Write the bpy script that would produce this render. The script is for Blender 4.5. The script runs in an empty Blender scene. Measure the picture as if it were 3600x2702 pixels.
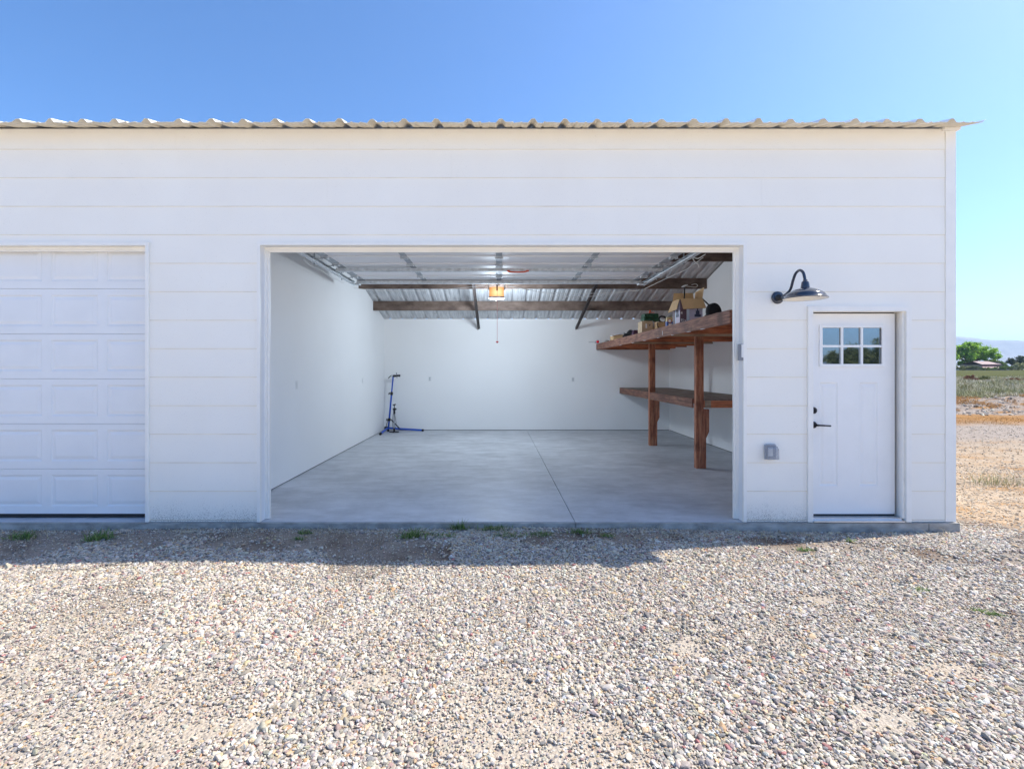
import bpy, bmesh, math, random
import numpy as np
from mathutils import Vector, Matrix
random.seed(7); rng = np.random.default_rng(7)
R = math.radians
sc = bpy.context.scene
COL = sc.collection

# ------------------------------------------------------------------ helpers
class MB:
    """collects shapes into one mesh"""
    def __init__(s): s.v=[]; s.f=[]; s.m=[]; s.sm=[]
    def add(s, vs, fs, m=0, smooth=False):
        o=len(s.v); s.v += [tuple(v) for v in vs]
        for f in fs:
            s.f.append(tuple(i+o for i in f)); s.m.append(m); s.sm.append(smooth)
    def box(s, x0,x1,y0,y1,z0,z1, m=0, bev=0):
        if bev:
            bm=bmesh.new(); bmesh.ops.create_cube(bm,size=1)
            for v in bm.verts: v.co=Vector(((x0+x1)/2+v.co.x*(x1-x0),(y0+y1)/2+v.co.y*(y1-y0),(z0+z1)/2+v.co.z*(z1-z0)))
            bmesh.ops.bevel(bm,geom=bm.edges[:],offset=bev,segments=2,affect='EDGES',profile=0.6)
            bm.verts.index_update()
            s.add([v.co for v in bm.verts],[[v.index for v in f.verts] for f in bm.faces],m); bm.free(); return
        s.add([(x0,y0,z0),(x1,y0,z0),(x1,y1,z0),(x0,y1,z0),(x0,y0,z1),(x1,y0,z1),(x1,y1,z1),(x0,y1,z1)],
              [(0,3,2,1),(4,5,6,7),(0,1,5,4),(1,2,6,5),(2,3,7,6),(3,0,4,7)],m)
    def obox(s, c, ax, ay, az, m=0):
        """oriented box: centre and three half vectors"""
        c=Vector(c);ax=Vector(ax);ay=Vector(ay);az=Vector(az)
        vs=[c+i*ax+j*ay+k*az for k in(-1,1) for i,j in((-1,-1),(1,-1),(1,1),(-1,1))]
        s.add(vs,[(0,3,2,1),(4,5,6,7),(0,1,5,4),(1,2,6,5),(2,3,7,6),(3,0,4,7)],m)
    def quad(s,a,b,c,d,m=0): s.add([a,b,c,d],[(0,1,2,3)],m)
    def prism(s, poly, axis, a0, a1, m=0):
        """poly = list of 2D points, extruded along axis ('x' 'y' 'z')"""
        def P(p,a): return {'x':(a,p[0],p[1]),'y':(p[0],a,p[1]),'z':(p[0],p[1],a)}[axis]
        n=len(poly); vs=[P(p,a0) for p in poly]+[P(p,a1) for p in poly]
        fs=[tuple(range(n)),tuple(range(2*n-1,n-1,-1))]+[(i,(i+1)%n,(i+1)%n+n,i+n) for i in range(n)]
        s.add(vs,fs,m)
    def tube(s, pts, r, n=10, m=0, cap=True):
        pts=[Vector(p) for p in pts]; N=len(pts)
        rs=r if hasattr(r,'__len__') else [r]*N
        vs=[];up=None
        for i,p in enumerate(pts):
            t=(pts[min(i+1,N-1)]-pts[max(i-1,0)]).normalized()
            if up is None:
                up=Vector((0,0,1)) if abs(t.z)<.9 else Vector((1,0,0))
            a=t.cross(up)
            if a.length<1e-4: a=t.orthogonal()
            a.normalize(); b=a.cross(t).normalized(); up=b
            vs+=[p+rs[i]*(math.cos(2*math.pi*k/n)*a+math.sin(2*math.pi*k/n)*b) for k in range(n)]
        fs=[(i*n+k,i*n+(k+1)%n,(i+1)*n+(k+1)%n,(i+1)*n+k) for i in range(N-1) for k in range(n)]
        s.add(vs,fs,m,True)
        if cap: s.add(vs[:n],[tuple(range(n-1,-1,-1))],m); s.add(vs[-n:],[tuple(range(n))],m)
    def lathe(s, prof, c=(0,0,0), axis=(0,0,1), n=32, m=0):
        """prof = list of (radius, height along axis)"""
        ax=Vector(axis).normalized(); a=ax.orthogonal().normalized(); b=ax.cross(a); c=Vector(c)
        vs=[c+ax*h+r*(math.cos(2*math.pi*k/n)*a+math.sin(2*math.pi*k/n)*b) for r,h in prof for k in range(n)]
        fs=[(i*n+k,i*n+(k+1)%n,(i+1)*n+(k+1)%n,(i+1)*n+k) for i in range(len(prof)-1) for k in range(n)]
        s.add(vs,fs,m,True)
    def build(s, name, mats, parent=None, loc=None):
        me=bpy.data.meshes.new(name); 
        o=Vector(loc) if loc is not None else Vector((0,0,0))
        me.from_pydata([Vector(v)-o for v in s.v],[],s.f)
        if not hasattr(mats,'__len__'): mats=[mats]
        for mm in mats: me.materials.append(mm)
        me.polygons.foreach_set('material_index',s.m); me.polygons.foreach_set('use_smooth',s.sm)
        me.update()
        ob=bpy.data.objects.new(name,me); COL.objects.link(ob)
        ob.location=o
        if parent is not None:
            ob.parent=parent
            ob.location=o-world_loc(parent)
        return ob
def world_loc(o):
    l=Vector(o.location)
    return l+world_loc(o.parent) if o.parent else l
def smooth_path(pts, k=6):
    """catmull-rom through points"""
    P=[Vector(p) for p in pts]; P=[2*P[0]-P[1]]+P+[2*P[-1]-P[-2]]; out=[]
    for i in range(1,len(P)-2):
        for j in range(k):
            t=j/k;a,b,c,d=P[i-1:i+3]
            out.append(.5*((2*b)+(c-a)*t+(2*a-5*b+4*c-d)*t*t+(3*b-a-3*c+d)*t**3))
    out.append(P[-2]); return out
def tag(o,label=None,cat=None,group=None,kind=None):
    if label: o['label']=label
    if cat: o['category']=cat
    if group: o['group']=group
    if kind: o['kind']=kind
    return o
def thing(name,loc,label,cat,group=None):
    o=bpy.data.objects.new(name,None); COL.objects.link(o); o.location=loc; o.empty_display_size=.1
    return tag(o,label,cat,group)

# ------------------------------------------------------------------ materials
class NT:
    def __init__(s,name):
        s.mat=bpy.data.materials.new(name); s.mat.use_nodes=True; s.nt=s.mat.node_tree; s.N=s.nt.nodes; s.L=s.nt.links
        s.b=s.N['Principled BSDF']; s.out=s.N['Material Output']
    def n(s,t,**kw):
        x=s.N.new(t)
        for k,v in kw.items(): setattr(x,k,v)
        return x
    def l(s,a,b): s.L.new(a,b)
    def pos(s,scale=(1,1,1),obj=False):
        if obj: src=s.n('ShaderNodeTexCoord').outputs['Object']
        else: src=s.n('ShaderNodeNewGeometry').outputs['Position']
        mp=s.n('ShaderNodeMapping'); mp.inputs['Scale'].default_value=scale; s.l(src,mp.inputs['Vector']); return mp.outputs['Vector']
    def noise(s,vec,scale,detail=4,rough=.55):
        x=s.n('ShaderNodeTexNoise'); x.inputs['Scale'].default_value=scale; x.inputs['Detail'].default_value=detail; x.inputs['Roughness'].default_value=rough
        s.l(vec,x.inputs['Vector']); return x.outputs['Fac']
    def voro(s,vec,scale,feature='F1',out='Distance'):
        x=s.n('ShaderNodeTexVoronoi',feature=feature); x.inputs['Scale'].default_value=scale; s.l(vec,x.inputs['Vector']); return x.outputs[out]
    def ramp(s,fac,stops,interp='LINEAR'):
        x=s.n('ShaderNodeValToRGB'); cr=x.color_ramp; cr.interpolation=interp
        while len(cr.elements)<len(stops): cr.elements.new(.5)
        for e,(p,c) in zip(cr.elements,stops):
            e.position=p; e.color=(c,c,c,1) if not hasattr(c,'__len__') else (*c,1)
        s.l(fac,x.inputs['Fac']); return x.outputs['Color']
    def mix(s,fac,a,b,mode='MIX'):
        x=s.n('ShaderNodeMix',data_type='RGBA',blend_type=mode)
        for sock,v in ((x.inputs['Factor'],fac),(x.inputs['A'],a),(x.inputs['B'],b)):
            if hasattr(v,'is_linked') or isinstance(v,bpy.types.NodeSocket): s.l(v,sock)
            else: sock.default_value=v if not hasattr(v,'__len__') else (*v,1) if len(v)==3 else v
        return x.outputs['Result']
    def math(s,op,a,b=0,clamp=False):
        x=s.n('ShaderNodeMath',operation=op,use_clamp=clamp)
        for i,v in enumerate((a,b)):
            if isinstance(v,bpy.types.NodeSocket): s.l(v,x.inputs[i])
            else: x.inputs[i].default_value=v
        return x.outputs[0]
    def mrange(s,v,a,b,c=0,d=1):
        x=s.n('ShaderNodeMapRange'); s.l(v,x.inputs[0])
        for i,q in enumerate((a,b,c,d)): x.inputs[i+1].default_value=q
        return x.outputs[0]
    def bump(s,h,strength,dist=.01):
        x=s.n('ShaderNodeBump'); x.inputs['Strength'].default_value=strength; x.inputs['Distance'].default_value=dist
        s.l(h,x.inputs['Height']); s.l(x.outputs['Normal'],s.b.inputs['Normal'])
    def setc(s,c):
        if isinstance(c,bpy.types.NodeSocket): s.l(c,s.b.inputs['Base Color'])
        else: s.b.inputs['Base Color'].default_value=(*c,1)
    def p(s,rough=.6,metal=0,**kw):
        s.b.inputs['Roughness'].default_value=rough; s.b.inputs['Metallic'].default_value=metal
        for k,v in kw.items(): s.b.inputs[k].default_value=v
def simple(name,c,rough=.6,metal=0,var=.12,scale=6,stretch=(1,1,1),bump=0,bscale=None,**kw):
    t=NT(name); v=t.pos(stretch); f=t.noise(v,scale)
    c2=tuple(max(0,x*(1-var)) for x in c); c1=tuple(min(1,x*(1+var)) for x in c)
    t.setc(t.ramp(f,[(.3,c2),(.7,c1)])); t.p(rough,metal,**kw)
    if bump: t.bump(t.noise(v,bscale or scale*4),bump,.004)
    return t.mat
M={}
M['white_paint']=simple('white_paint',(.80,.79,.765),.5,var=.03,scale=3)
M['trim']=simple('white_trim',(.89,.87,.82),.45,var=.03,scale=5)
M['door_white']=simple('door_white',(.82,.825,.83),.4,var=.02,scale=4,bump=.03,bscale=160)
M['door_inner']=simple('door_inner_white',(.90,.885,.885),.5,var=.015,scale=4)
M['entry_white']=simple('entry_white',(.87,.865,.85),.35,var=.02,scale=4)
# siding: faint wood grain and mud splash on the lowest course
t=NT('siding_paint'); v=t.pos((1.2,1,16)); g=t.noise(v,7,5,.6); base=t.ramp(t.noise(t.pos(),1.3,3),[(.3,(.895,.865,.80)),(.7,(.925,.90,.835))])
sep=t.n('ShaderNodeSeparateXYZ'); t.l(t.n('ShaderNodeNewGeometry').outputs['Position'],sep.inputs[0])
hf=t.mrange(sep.outputs['Z'],.30,.0,0,1); hf=t.math('POWER',hf,1.6)
spk=t.noise(t.pos((1,1,.8)),150,3,.75); th=t.math('ADD',t.math('ADD',spk,t.math('MULTIPLY',t.math('SUBTRACT',t.noise(t.pos((1,1,.4)),7,4),.5),.16)),t.math('MULTIPLY',hf,.20)); dm=t.math('MULTIPLY',t.mrange(th,.66,.76,0,1),.7)
xm=t.math('MULTIPLY',t.mrange(sep.outputs['X'],3.6,3.0,0,1),1)
dm=t.math('MULTIPLY',dm,xm)
t.setc(t.mix(t.math('MULTIPLY',hf,.10),t.mix(dm,base,(.20,.18,.16)),(.45,.38,.30))); t.p(.55); t.bump(g,.16,.004); M['siding']=t.mat
M['caulk']=simple('yellowed_caulk',(.76,.69,.55),.7,var=.2,scale=3)
# interior drywall
t=NT('drywall'); t.setc(t.ramp(t.noise(t.pos(),.9,3),[(.3,(.87,.868,.86)),(.7,(.90,.897,.89))])); t.p(.75); t.bump(t.noise(t.pos(),70,3),.12,.004); M['drywall']=t.mat
# concrete floor
t=NT('concrete_floor'); v=t.pos((1,1.25,1)); a=t.noise(v,.9,9,.66); b=t.noise(t.pos((1.0,1.9,1)),2.4,8,.68)
so_=t.noise(t.pos(),2.1,4,.7); c=t.mix(.5,t.ramp(a,[(.34,(.33,.345,.375)),(.5,(.52,.54,.575)),(.66,(.68,.70,.74))]),t.ramp(b,[(.38,(.38,.395,.425)),(.62,(.62,.64,.68))]))
c=t.mix(t.mrange(so_,.66,.74,0,.35),c,(.16,.15,.145)); t.setc(c); t.p(.5); t.l(t.ramp(a,[(.3,.42),(.7,.62)]),t.b.inputs['Roughness']); t.bump(t.noise(t.pos(),55,3),.08,.003); M['floor']=t.mat
t=NT('foundation_concrete'); t.setc(t.mix(t.ramp(t.noise(t.pos((1,1,2)),6,6),[(.35,0),(.7,1)]),(.26,.25,.23),(.50,.485,.455))); t.p(.85); t.bump(t.noise(t.pos(),40,5),.4,.01); M['foundation']=t.mat
# sheet metal
t=NT('galvanised_sheet'); v=t.pos((7,.7,.7)); a=t.noise(v,3,5); c=t.ramp(a,[(.3,(.44,.45,.465)),(.55,(.62,.63,.64)),(.75,(.72,.72,.72))])
st=t.noise(t.pos((1,.35,.35)),2.3,6,.7); c=t.mix(t.mrange(st,.60,.74,0,.65),c,(.16,.15,.12)); t.setc(c); t.p(.6,.15); M['galv_sheet']=t.mat
M['roof_top']=simple('roof_white',(.78,.78,.76),.4,.05,var=.05)
t=NT('overhang_bounce_tint'); c=t.ramp(t.noise(t.pos((6,1,1)),4,5),[(.35,(.66,.60,.49)),(.65,(.78,.73,.62))]); t.setc(t.mix(t.mrange(t.noise(t.pos(),9,5,.7),.62,.75,0,.5),c,(.33,.29,.22))); t.p(.5); M['roof_under']=t.mat  # warm ground bounce put into the overhang's colour as cream, plus stains
M['galv']=simple('galvanised_steel',(.66,.69,.71),.6,.4,var=.18,scale=14)
M['galv_dark']=simple('dull_zinc',(.44,.47,.50),.62,.4,var=.2,scale=18)
t=NT('rusty_primer'); a=t.noise(t.pos((1,2,2)),3.5,7,.65); t.setc(t.ramp(a,[(.3,(.065,.042,.033)),(.5,(.145,.10,.078)),(.72,(.24,.175,.14))])); t.p(.7,.1); t.bump(t.noise(t.pos(),30,4),.2,.004); M['rust']=t.mat
M['dark_steel']=simple('dark_steel',(.035,.026,.024),.6,.2,var=.4,scale=12)
# stained lumber, one material per grain direction
def wood(name,st,dark,mid,light,sc_=5):
    t=NT(name); v=t.pos(st); a=t.noise(v,sc_,7,.62); b=t.noise(t.pos((1.5,1.5,1.5)),2.2,4); 
    c=t.ramp(a,[(.28,dark),(.5,mid),(.72,light)]); c=t.mix(t.mrange(b,.52,.66,0,.75),c,tuple(x*.38 for x in mid))
    oi=t.n('ShaderNodeObjectInfo').outputs['Random']; vv_=t.mrange(oi,0,1,.72,1.25); c=t.mix(1.0,c,t.ramp(oi,[(0,.70),(.5,1.0),(1,1.28)]),'MULTIPLY'); fg=t.noise(t.pos(tuple(x*3 for x in st)),sc_,4,.7); c=t.mix(t.mrange(fg,.58,.70,0,.6),c,tuple(x*.6 for x in dark))
    w=t.noise(t.pos(),34,3,.7); c=t.mix(t.mrange(w,.70,.76,0,.6),c,(.55,.45,.38)); t.setc(c); t.p(.7); t.bump(a,.35,.006); return t.mat
WD=((.095,.032,.020),(.40,.145,.075),(.62,.30,.17))
M['wood_y']=wood('lumber_long',(9,.5,9),(.05,.022,.016),(.20,.085,.055),(.42,.22,.14),7); M['wood_z']=wood('lumber_upright',(9,9,.7),*WD); M['wood_x']=wood('lumber_cross',(.7,9,9),(.20,.055,.024),(.50,.16,.065),(.66,.29,.14))
M['wood_red']=wood('red_plank',(.6,8,8),(.26,.06,.024),(.56,.16,.06),(.68,.27,.12))
M['wood_pale']=wood('pale_batten',(.7,9,9),(.36,.25,.16),(.50,.36,.24),(.62,.48,.34))
M['wood_grey']=wood('grey_board',(4,.7,9),(.13,.10,.085),(.22,.18,.15),(.33,.28,.24))
M['cardboard']=simple('cardboard',(.66,.45,.24),.8,var=.08,scale=9)
M['cardboard_dull']=simple('cardboard_dull',(.55,.42,.28),.85,var=.12,scale=9)
M['black']=simple('black_plastic',(.012,.012,.014),.5,var=.2)
M['black_matte']=simple('black_fabric',(.014,.014,.017),.9,var=.3)
M['blue_pole']=simple('blue_enamel',(.008,.085,.50),.35,var=.1)
M['lamp_black']=simple('slate_gloss_enamel',(.022,.034,.06),.14,0,var=.1,**{'Coat Weight':.6})
M['lamp_inner']=simple('white_enamel',(.82,.80,.76),.4,var=.03)
M['plastic_white']=simple('white_plastic',(.78,.78,.77),.4,var=.02)
M['plastic_grey']=simple('grey_plastic',(.40,.42,.46),.4,var=.05)
M['keypad_grey']=simple('keypad_grey',(.22,.23,.26),.45,var=.05)
M['paper']=simple('white_paper',(.80,.81,.84),.8,var=.04)
M['green_case']=simple('green_plastic',(.012,.075,.035),.35,var=.15)
M['red']=simple('red_plastic',(.65,.03,.03),.35,var=.05)
M['orange_red']=simple('orange_plastic',(.75,.13,.05),.4,var=.05)
M['blue_bag']=simple('blue_bag',(.03,.11,.40),.45,var=.25,scale=30)
M['tan_label']=simple('tan_label',(.66,.52,.30),.6,var=.08)
M['print_plum']=simple('plum_print',(.13,.075,.10),.5,var=.1)
M['print_lilac']=simple('lilac_print',(.50,.49,.63),.5,var=.08,scale=20)
M['print_ice']=simple('ice_print',(.55,.65,.76),.5,var=.03)
M['print_navy']=simple('navy_print',(.045,.055,.11),.5,var=.2)
M['purple_cloth']=simple('purple_cloth',(.10,.05,.09),.9,var=.5,scale=40)
M['cord_white']=simple('white_cord',(.78,.77,.74),.6,var=.03)
M['cord_red']=simple('red_cord',(.62,.16,.20),.7,var=.05)
M['rubber']=simple('rubber_seal',(.02,.02,.022),.8,var=.1)
M['alu']=simple('aluminium',(.70,.71,.73),.3,.7,var=.06)
t=NT('amber_lens'); t.setc((.85,.50,.20)); t.p(.4); t.b.inputs['Emission Color'].default_value=(1,.42,.12,1); t.b.inputs['Emission Strength'].default_value=.22; g=t.n('ShaderNodeVectorMath',operation='DISTANCE'); t.l(t.n('ShaderNodeNewGeometry').outputs['Position'],g.inputs[0]); g.inputs[1].default_value=(-.03,4.12,2.91)
t.l(t.ramp(g.outputs['Value'],[(.05,(1,.66,.34)),(.13,(1,.42,.12)),(.2,(.8,.25,.04))]),t.b.inputs['Emission Color']); t.l(t.mrange(g.outputs['Value'],.05,.17,.42,.12),t.b.inputs['Emission Strength']); M['amber']=t.mat
t=NT('red_lens'); t.setc((.8,.01,.03)); t.p(.25); M['red_lens']=t.mat
t=NT('window_glass'); t.setc((.012,.016,.02)); t.p(.02,IOR=4.2); t.b.inputs['Specular Tint'].default_value=(.8,.93,1,1); M['glass']=t.mat
t=NT('clear_cover'); t.setc((.36,.40,.46)); t.p(.1); t.b.inputs['Alpha'].default_value=.45; M['clear']=t.mat
t=NT('clear_plastic'); t.setc((.6,.6,.6)); t.p(.15); t.b.inputs['Alpha'].default_value=.3; M['clear_lid']=t.mat

# ------------------------------------------------------------------ camera / light / sky
CD=4.9; F=1068.0; VX,VY=1078.0,797.0; EYE=1.51
def at(px,py,y): return Vector(((px-VX)*(y+CD)/F, y, EYE-(py-VY)*(y+CD)/F))
cam=bpy.data.cameras.new('camera'); co=bpy.data.objects.new('camera',cam); COL.objects.link(co)
co.location=(0,-CD,EYE); co.rotation_euler=(R(90),0,0)
cam.sensor_width=36; cam.lens=36*F/2212; cam.shift_x=28/2212; cam.shift_y=-33/2212; cam.clip_end=40000; cam.clip_start=.05
sc.camera=co
SUNV=Vector((3.24,.645,3.93)).normalized(); EL=math.asin(SUNV.z); AZ=math.atan2(SUNV.x,SUNV.y)
sl=bpy.data.lights.new('sun','SUN'); so=bpy.data.objects.new('sun',sl); COL.objects.link(so)
so.rotation_euler=SUNV.to_track_quat('Z','Y').to_euler(); so.location=(20,10,30)
sl.energy=2.2; sl.angle=R(.5); sl.color=(1,.92,.80)
w=bpy.data.worlds.new('World'); sc.world=w; w.use_nodes=True
nt=w.node_tree; bg=nt.nodes['Background']; sky=nt.nodes.new('ShaderNodeTexSky'); sky.sky_type='NISHITA'
sky.sun_disc=False; sky.sun_elevation=EL; sky.sun_rotation=AZ; sky.air_density=.82; sky.dust_density=2.7; sky.ozone_density=5; sky.altitude=1500
hs=nt.nodes.new('ShaderNodeHueSaturation'); hs.inputs['Saturation'].default_value=1.14; hs.inputs['Hue'].default_value=.499
nt.links.new(sky.outputs[0],hs.inputs['Color']); nt.links.new(hs.outputs[0],bg.inputs[0]); bg.inputs[1].default_value=.091
vs=sc.view_settings; vs.view_transform='Standard'; vs.look='None'; vs.gamma=1; vs.use_curve_mapping=False; vs.exposure=1.76
cy=sc.cycles; cy.use_denoising=True; cy.max_bounces=14; cy.diffuse_bounces=10; cy.glossy_bounces=4; cy.transparent_max_bounces=12; cy.volume_bounces=0
cy.sample_clamp_indirect=10

# ------------------------------------------------------------------ ground
def ss(a,b,x):
    t=np.clip((x-a)/(b-a),0,1); return t*t*(3-2*t)
def gz(x,y):
    x=np.asarray(x,float); y=np.asarray(y,float)
    z=-.062-.055*ss(1.5,5,x)-.02*ss(-.4,-1.2,y)
    z=z+.010*np.sin(x*1.7+.6*y)+.008*np.sin(2.3*y-1.1*x+1)
    z=z+np.where(y<-6,0,0)
    rough=.5*np.sin(x*1.9+y*.7)+.3*np.sin(x*.83-1.9*y)+.2*np.sin(3.7*x+2.9*y)
    z=z+(.36+.16*rough)*np.exp(-((y-16.3-.5*np.sin(x*.5))/2.0)**2)*ss(2,8,y)
    z=z+.10*ss(9,13,y)*rough*.35
    z=z+.20*ss(15,24,y)+.20*ss(24,70,y)+.75*ss(70,260,y)
    return z
def axis(fine,step,mid,mstep,far):
    a=list(np.arange(-fine,fine+1e-6,step)); b=[];x=fine
    while x<mid: x+=mstep; b.append(x)
    g=mstep
    while x<far: g*=1.35; x+=g; b.append(x)
    return np.array([-q for q in b[::-1]]+a+b)
gx=axis(9,.22,40,.6,11000); gy=axis(9,.22,40,.5,11000)
X,Y=np.meshgrid(gx,gy); Z=gz(X,Y)
nx,ny=len(gx),len(gy); vv=np.stack([X.ravel(),Y.ravel(),Z.ravel()],1)
idx=np.arange(nx*ny).reshape(ny,nx); ff=np.stack([idx[:-1,:-1],idx[:-1,1:],idx[1:,1:],idx[1:,:-1]],-1).reshape(-1,4)
me=bpy.data.meshes.new('ground'); me.from_pydata(vv.tolist(),[],ff.tolist()); me.polygons.foreach_set('use_smooth',[True]*len(ff)); me.update()
ground=bpy.data.objects.new('ground',me); COL.objects.link(ground); tag(ground,kind='structure')
t=NT('ground_soil'); p=t.pos(); sep=t.n('ShaderNodeSeparateXYZ'); t.l(p,sep.inputs[0]); yy=sep.outputs['Y']; xx=sep.outputs['X']
wob=t.noise(t.pos((.35,.6,1)),1,5,.6)
yw=t.math('ADD',yy,t.math('MULTIPLY',t.math('SUBTRACT',wob,.5),2.4))
gravel=t.ramp(t.voro(p,110,out='Color'),[(.1,(.28,.255,.22)),(.5,(.46,.42,.36)),(.9,(.62,.57,.50))])
fines=t.mix(t.mrange(yw,-1.9,-1.0,0,1),t.ramp(t.noise(p,60,5,.7),[(.3,(.36,.30,.235)),(.7,(.56,.49,.40))]),t.ramp(t.noise(p,60,5,.7),[(.3,(.11,.078,.058)),(.7,(.24,.185,.145))]))  # shade put into the soil colour: dark in the wall's shadow strip, paler in sun
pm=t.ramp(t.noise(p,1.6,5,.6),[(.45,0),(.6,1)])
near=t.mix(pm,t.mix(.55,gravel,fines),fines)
sand=t.ramp(t.noise(t.pos((1,2.2,1)),5,8,.75),[(.28,(.20,.145,.10)),(.5,(.42,.33,.235)),(.72,(.53,.44,.34))])
gold=t.ramp(t.noise(t.pos((1,2,1)),9,6,.7),[(.3,(.24,.115,.03)),(.7,(.46,.24,.07))])
gm=t.ramp(t.noise(t.pos((.5,1.2,1)),1.3,6,.65),[(.52,0),(.68,.75)])
lot=t.mix(gm,sand,gold)
c=t.mix(t.mrange(t.math('ADD',yw,t.math('MULTIPLY',t.mrange(xx,4.6,6.0,0,1),2.4)),1.0,1.6,0,1),near,lot)
c=t.mix(t.mrange(yw,5.5,7.0,0,1),c,t.ramp(t.noise(t.pos((1,2.4,1)),6,8,.75),[(.3,(.19,.15,.12)),(.52,(.36,.305,.255)),(.72,(.45,.395,.345))]))
c=t.mix(t.math('MULTIPLY',t.mrange(yw,9.3,10.4,0,1),t.mrange(wob,.30,.55,.45,.9)),c,gold)
berm=t.ramp(t.noise(t.pos((1,1.6,1)),4.5,8,.78),[(.3,(.13,.10,.08)),(.48,(.31,.255,.21)),(.7,(.44,.38,.33))])
gm2=t.ramp(t.noise(t.pos((.6,1.4,1)),1.1,6,.6),[(.53,0),(.6,1)])
c=t.mix(t.mrange(yw,12.4,12.9,0,1),c,t.mix(t.math('MULTIPLY',gm2,.9),berm,gold))
scrub=t.ramp(t.noise(t.pos((1,.7,1)),1.6,7,.7),[(.3,(.09,.09,.045)),(.5,(.20,.18,.10)),(.7,(.36,.31,.22))])
c=t.mix(t.mrange(yw,18.3,19.2,0,1),c,scrub)
field=t.ramp(t.noise(t.pos((.15,.05,1)),.6,5),[(.3,(.055,.065,.014)),(.7,(.105,.105,.026))])
c=t.mix(t.mrange(yw,62,66,0,1),c,field)
far=t.ramp(t.noise(t.pos((.01,.01,1)),.5,5),[(.35,(.10,.11,.05)),(.65,(.24,.21,.13))])
c=t.mix(t.mrange(yw,300,340,0,1),c,far)
c=t.mix(t.mrange(yw,-4.2,-5.4,0,1),c,t.ramp(t.noise(p,9,6,.7),[(.3,(.66,.58,.46)),(.7,(.82,.74,.62))]))  # unseen ground behind the camera, made pale to bounce warm light onto the front
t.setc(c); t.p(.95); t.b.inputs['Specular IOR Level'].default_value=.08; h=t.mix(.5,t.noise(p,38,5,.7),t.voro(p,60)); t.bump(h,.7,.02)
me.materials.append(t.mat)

# ------------------------------------------------------------------ gravel (uncountable pebbles, one object)
def vnoise(x,y,s,seed):
    """smooth value noise"""
    r=np.random.default_rng(seed); T=r.random((64,64)); u=x/s;v=y/s; i=np.floor(u).astype(int); j=np.floor(v).astype(int)
    fu=u-i; fv=v-j; fu=fu*fu*(3-2*fu); fv=fv*fv*(3-2*fv); g=lambda a,b:T[a%64,b%64]
    return (g(i,j)*(1-fu)+g(i+1,j)*fu)*(1-fv)+(g(i,j+1)*(1-fu)+g(i+1,j+1)*fu)*fv
def fbm(x,y,s,seed): return .55*vnoise(x,y,s,seed)+.3*vnoise(x,y,s/2.2,seed+1)+.15*vnoise(x,y,s/5,seed+2)
PAL=np.array([(.62,.58,.52),(.55,.51,.455),(.70,.665,.61),(.46,.45,.44),(.36,.36,.37),(.20,.205,.22),(.115,.12,.135),(.56,.46,.32),(.50,.34,.17),(.44,.20,.13),(.33,.255,.255),(.41,.395,.34),(.75,.73,.70)])
PW=np.array([.19,.17,.12,.14,.11,.065,.030,.075,.022,.010,.055,.07,.045]); PW/=PW.sum(); PAL=np.clip(PAL,.21,.62)*np.array([1.045,.972,.880])*.86
SP=.0100
ax_=np.arange(-8.2,8.6,SP); ay_=np.arange(-4.6,.55,SP)
PX,PY=np.meshgrid(ax_,ay_); PX=PX.ravel()+rng.normal(0,SP*.36,PX.size); PY=PY.ravel()+rng.normal(0,SP*.36,PY.size)
d=PY+CD
outer=np.abs(PX)>1.07*d+.9
keep=(np.abs(PX)<1.07*d+2.6)&(d>.6)&((~outer)|(rng.random(PX.size)<.5))
border=.10+.55*(fbm(PX,PY,1.2,50)-.5)-.35*np.clip(PX-4.6,0,3)      # right of the corner the gravel thins to dirt
keep&=np.where(PX>4.56,PY<border+rng.normal(0,.12,PX.size),PY<-.035)
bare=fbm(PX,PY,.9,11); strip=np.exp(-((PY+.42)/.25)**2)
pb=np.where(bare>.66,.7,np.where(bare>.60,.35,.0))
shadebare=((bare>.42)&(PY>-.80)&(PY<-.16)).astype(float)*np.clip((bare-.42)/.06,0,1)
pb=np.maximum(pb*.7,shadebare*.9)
PATCH=[(1500,1395,.42,.16),(1745,1300,.30,.09),(2075,1450,.35,.12),(1280,1580,.22,.08),(760,1480,.28,.08),(120,1240,.55,.05),(1900,1560,.3,.1),(430,1590,.3,.08)]
pat=np.zeros(PX.size)
for qx,qy,rx_,ry_ in PATCH:
    sc_0=(qy-VY)/(EYE+.09); x0_=(qx-VX)/sc_0; y0_=F/sc_0-CD; pat=np.maximum(pat,np.exp(-((PX-x0_)/rx_)**2-((PY-y0_-.25*(PX-x0_))/ry_)**2))
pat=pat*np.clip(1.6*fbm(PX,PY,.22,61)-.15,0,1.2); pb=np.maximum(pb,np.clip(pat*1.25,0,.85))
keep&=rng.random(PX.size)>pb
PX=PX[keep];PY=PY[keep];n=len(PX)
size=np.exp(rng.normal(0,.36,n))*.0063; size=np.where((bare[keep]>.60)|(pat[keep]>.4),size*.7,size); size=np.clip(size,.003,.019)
size=np.where(outer[keep],size*1.35,size); big=rng.random(n)<.004; size=np.where(big,size*1.7,size)
scl=np.stack([size*rng.uniform(.95,1.55,n),size*rng.uniform(.75,1.1,n),size*rng.uniform(.42,.75,n)],1)
rot=np.stack([rng.normal(0,.30,n),rng.normal(0,.30,n),rng.uniform(0,6.283,n)],1)
col=PAL[rng.choice(len(PAL),n,p=PW)]*np.exp(rng.normal(0,.13,(n,1)))*np.exp(rng.normal(0,.03,(n,3)))
tone=1+.25*(fbm(PX,PY,1.6,31)-.5); col=col*tone[:,None]
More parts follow.
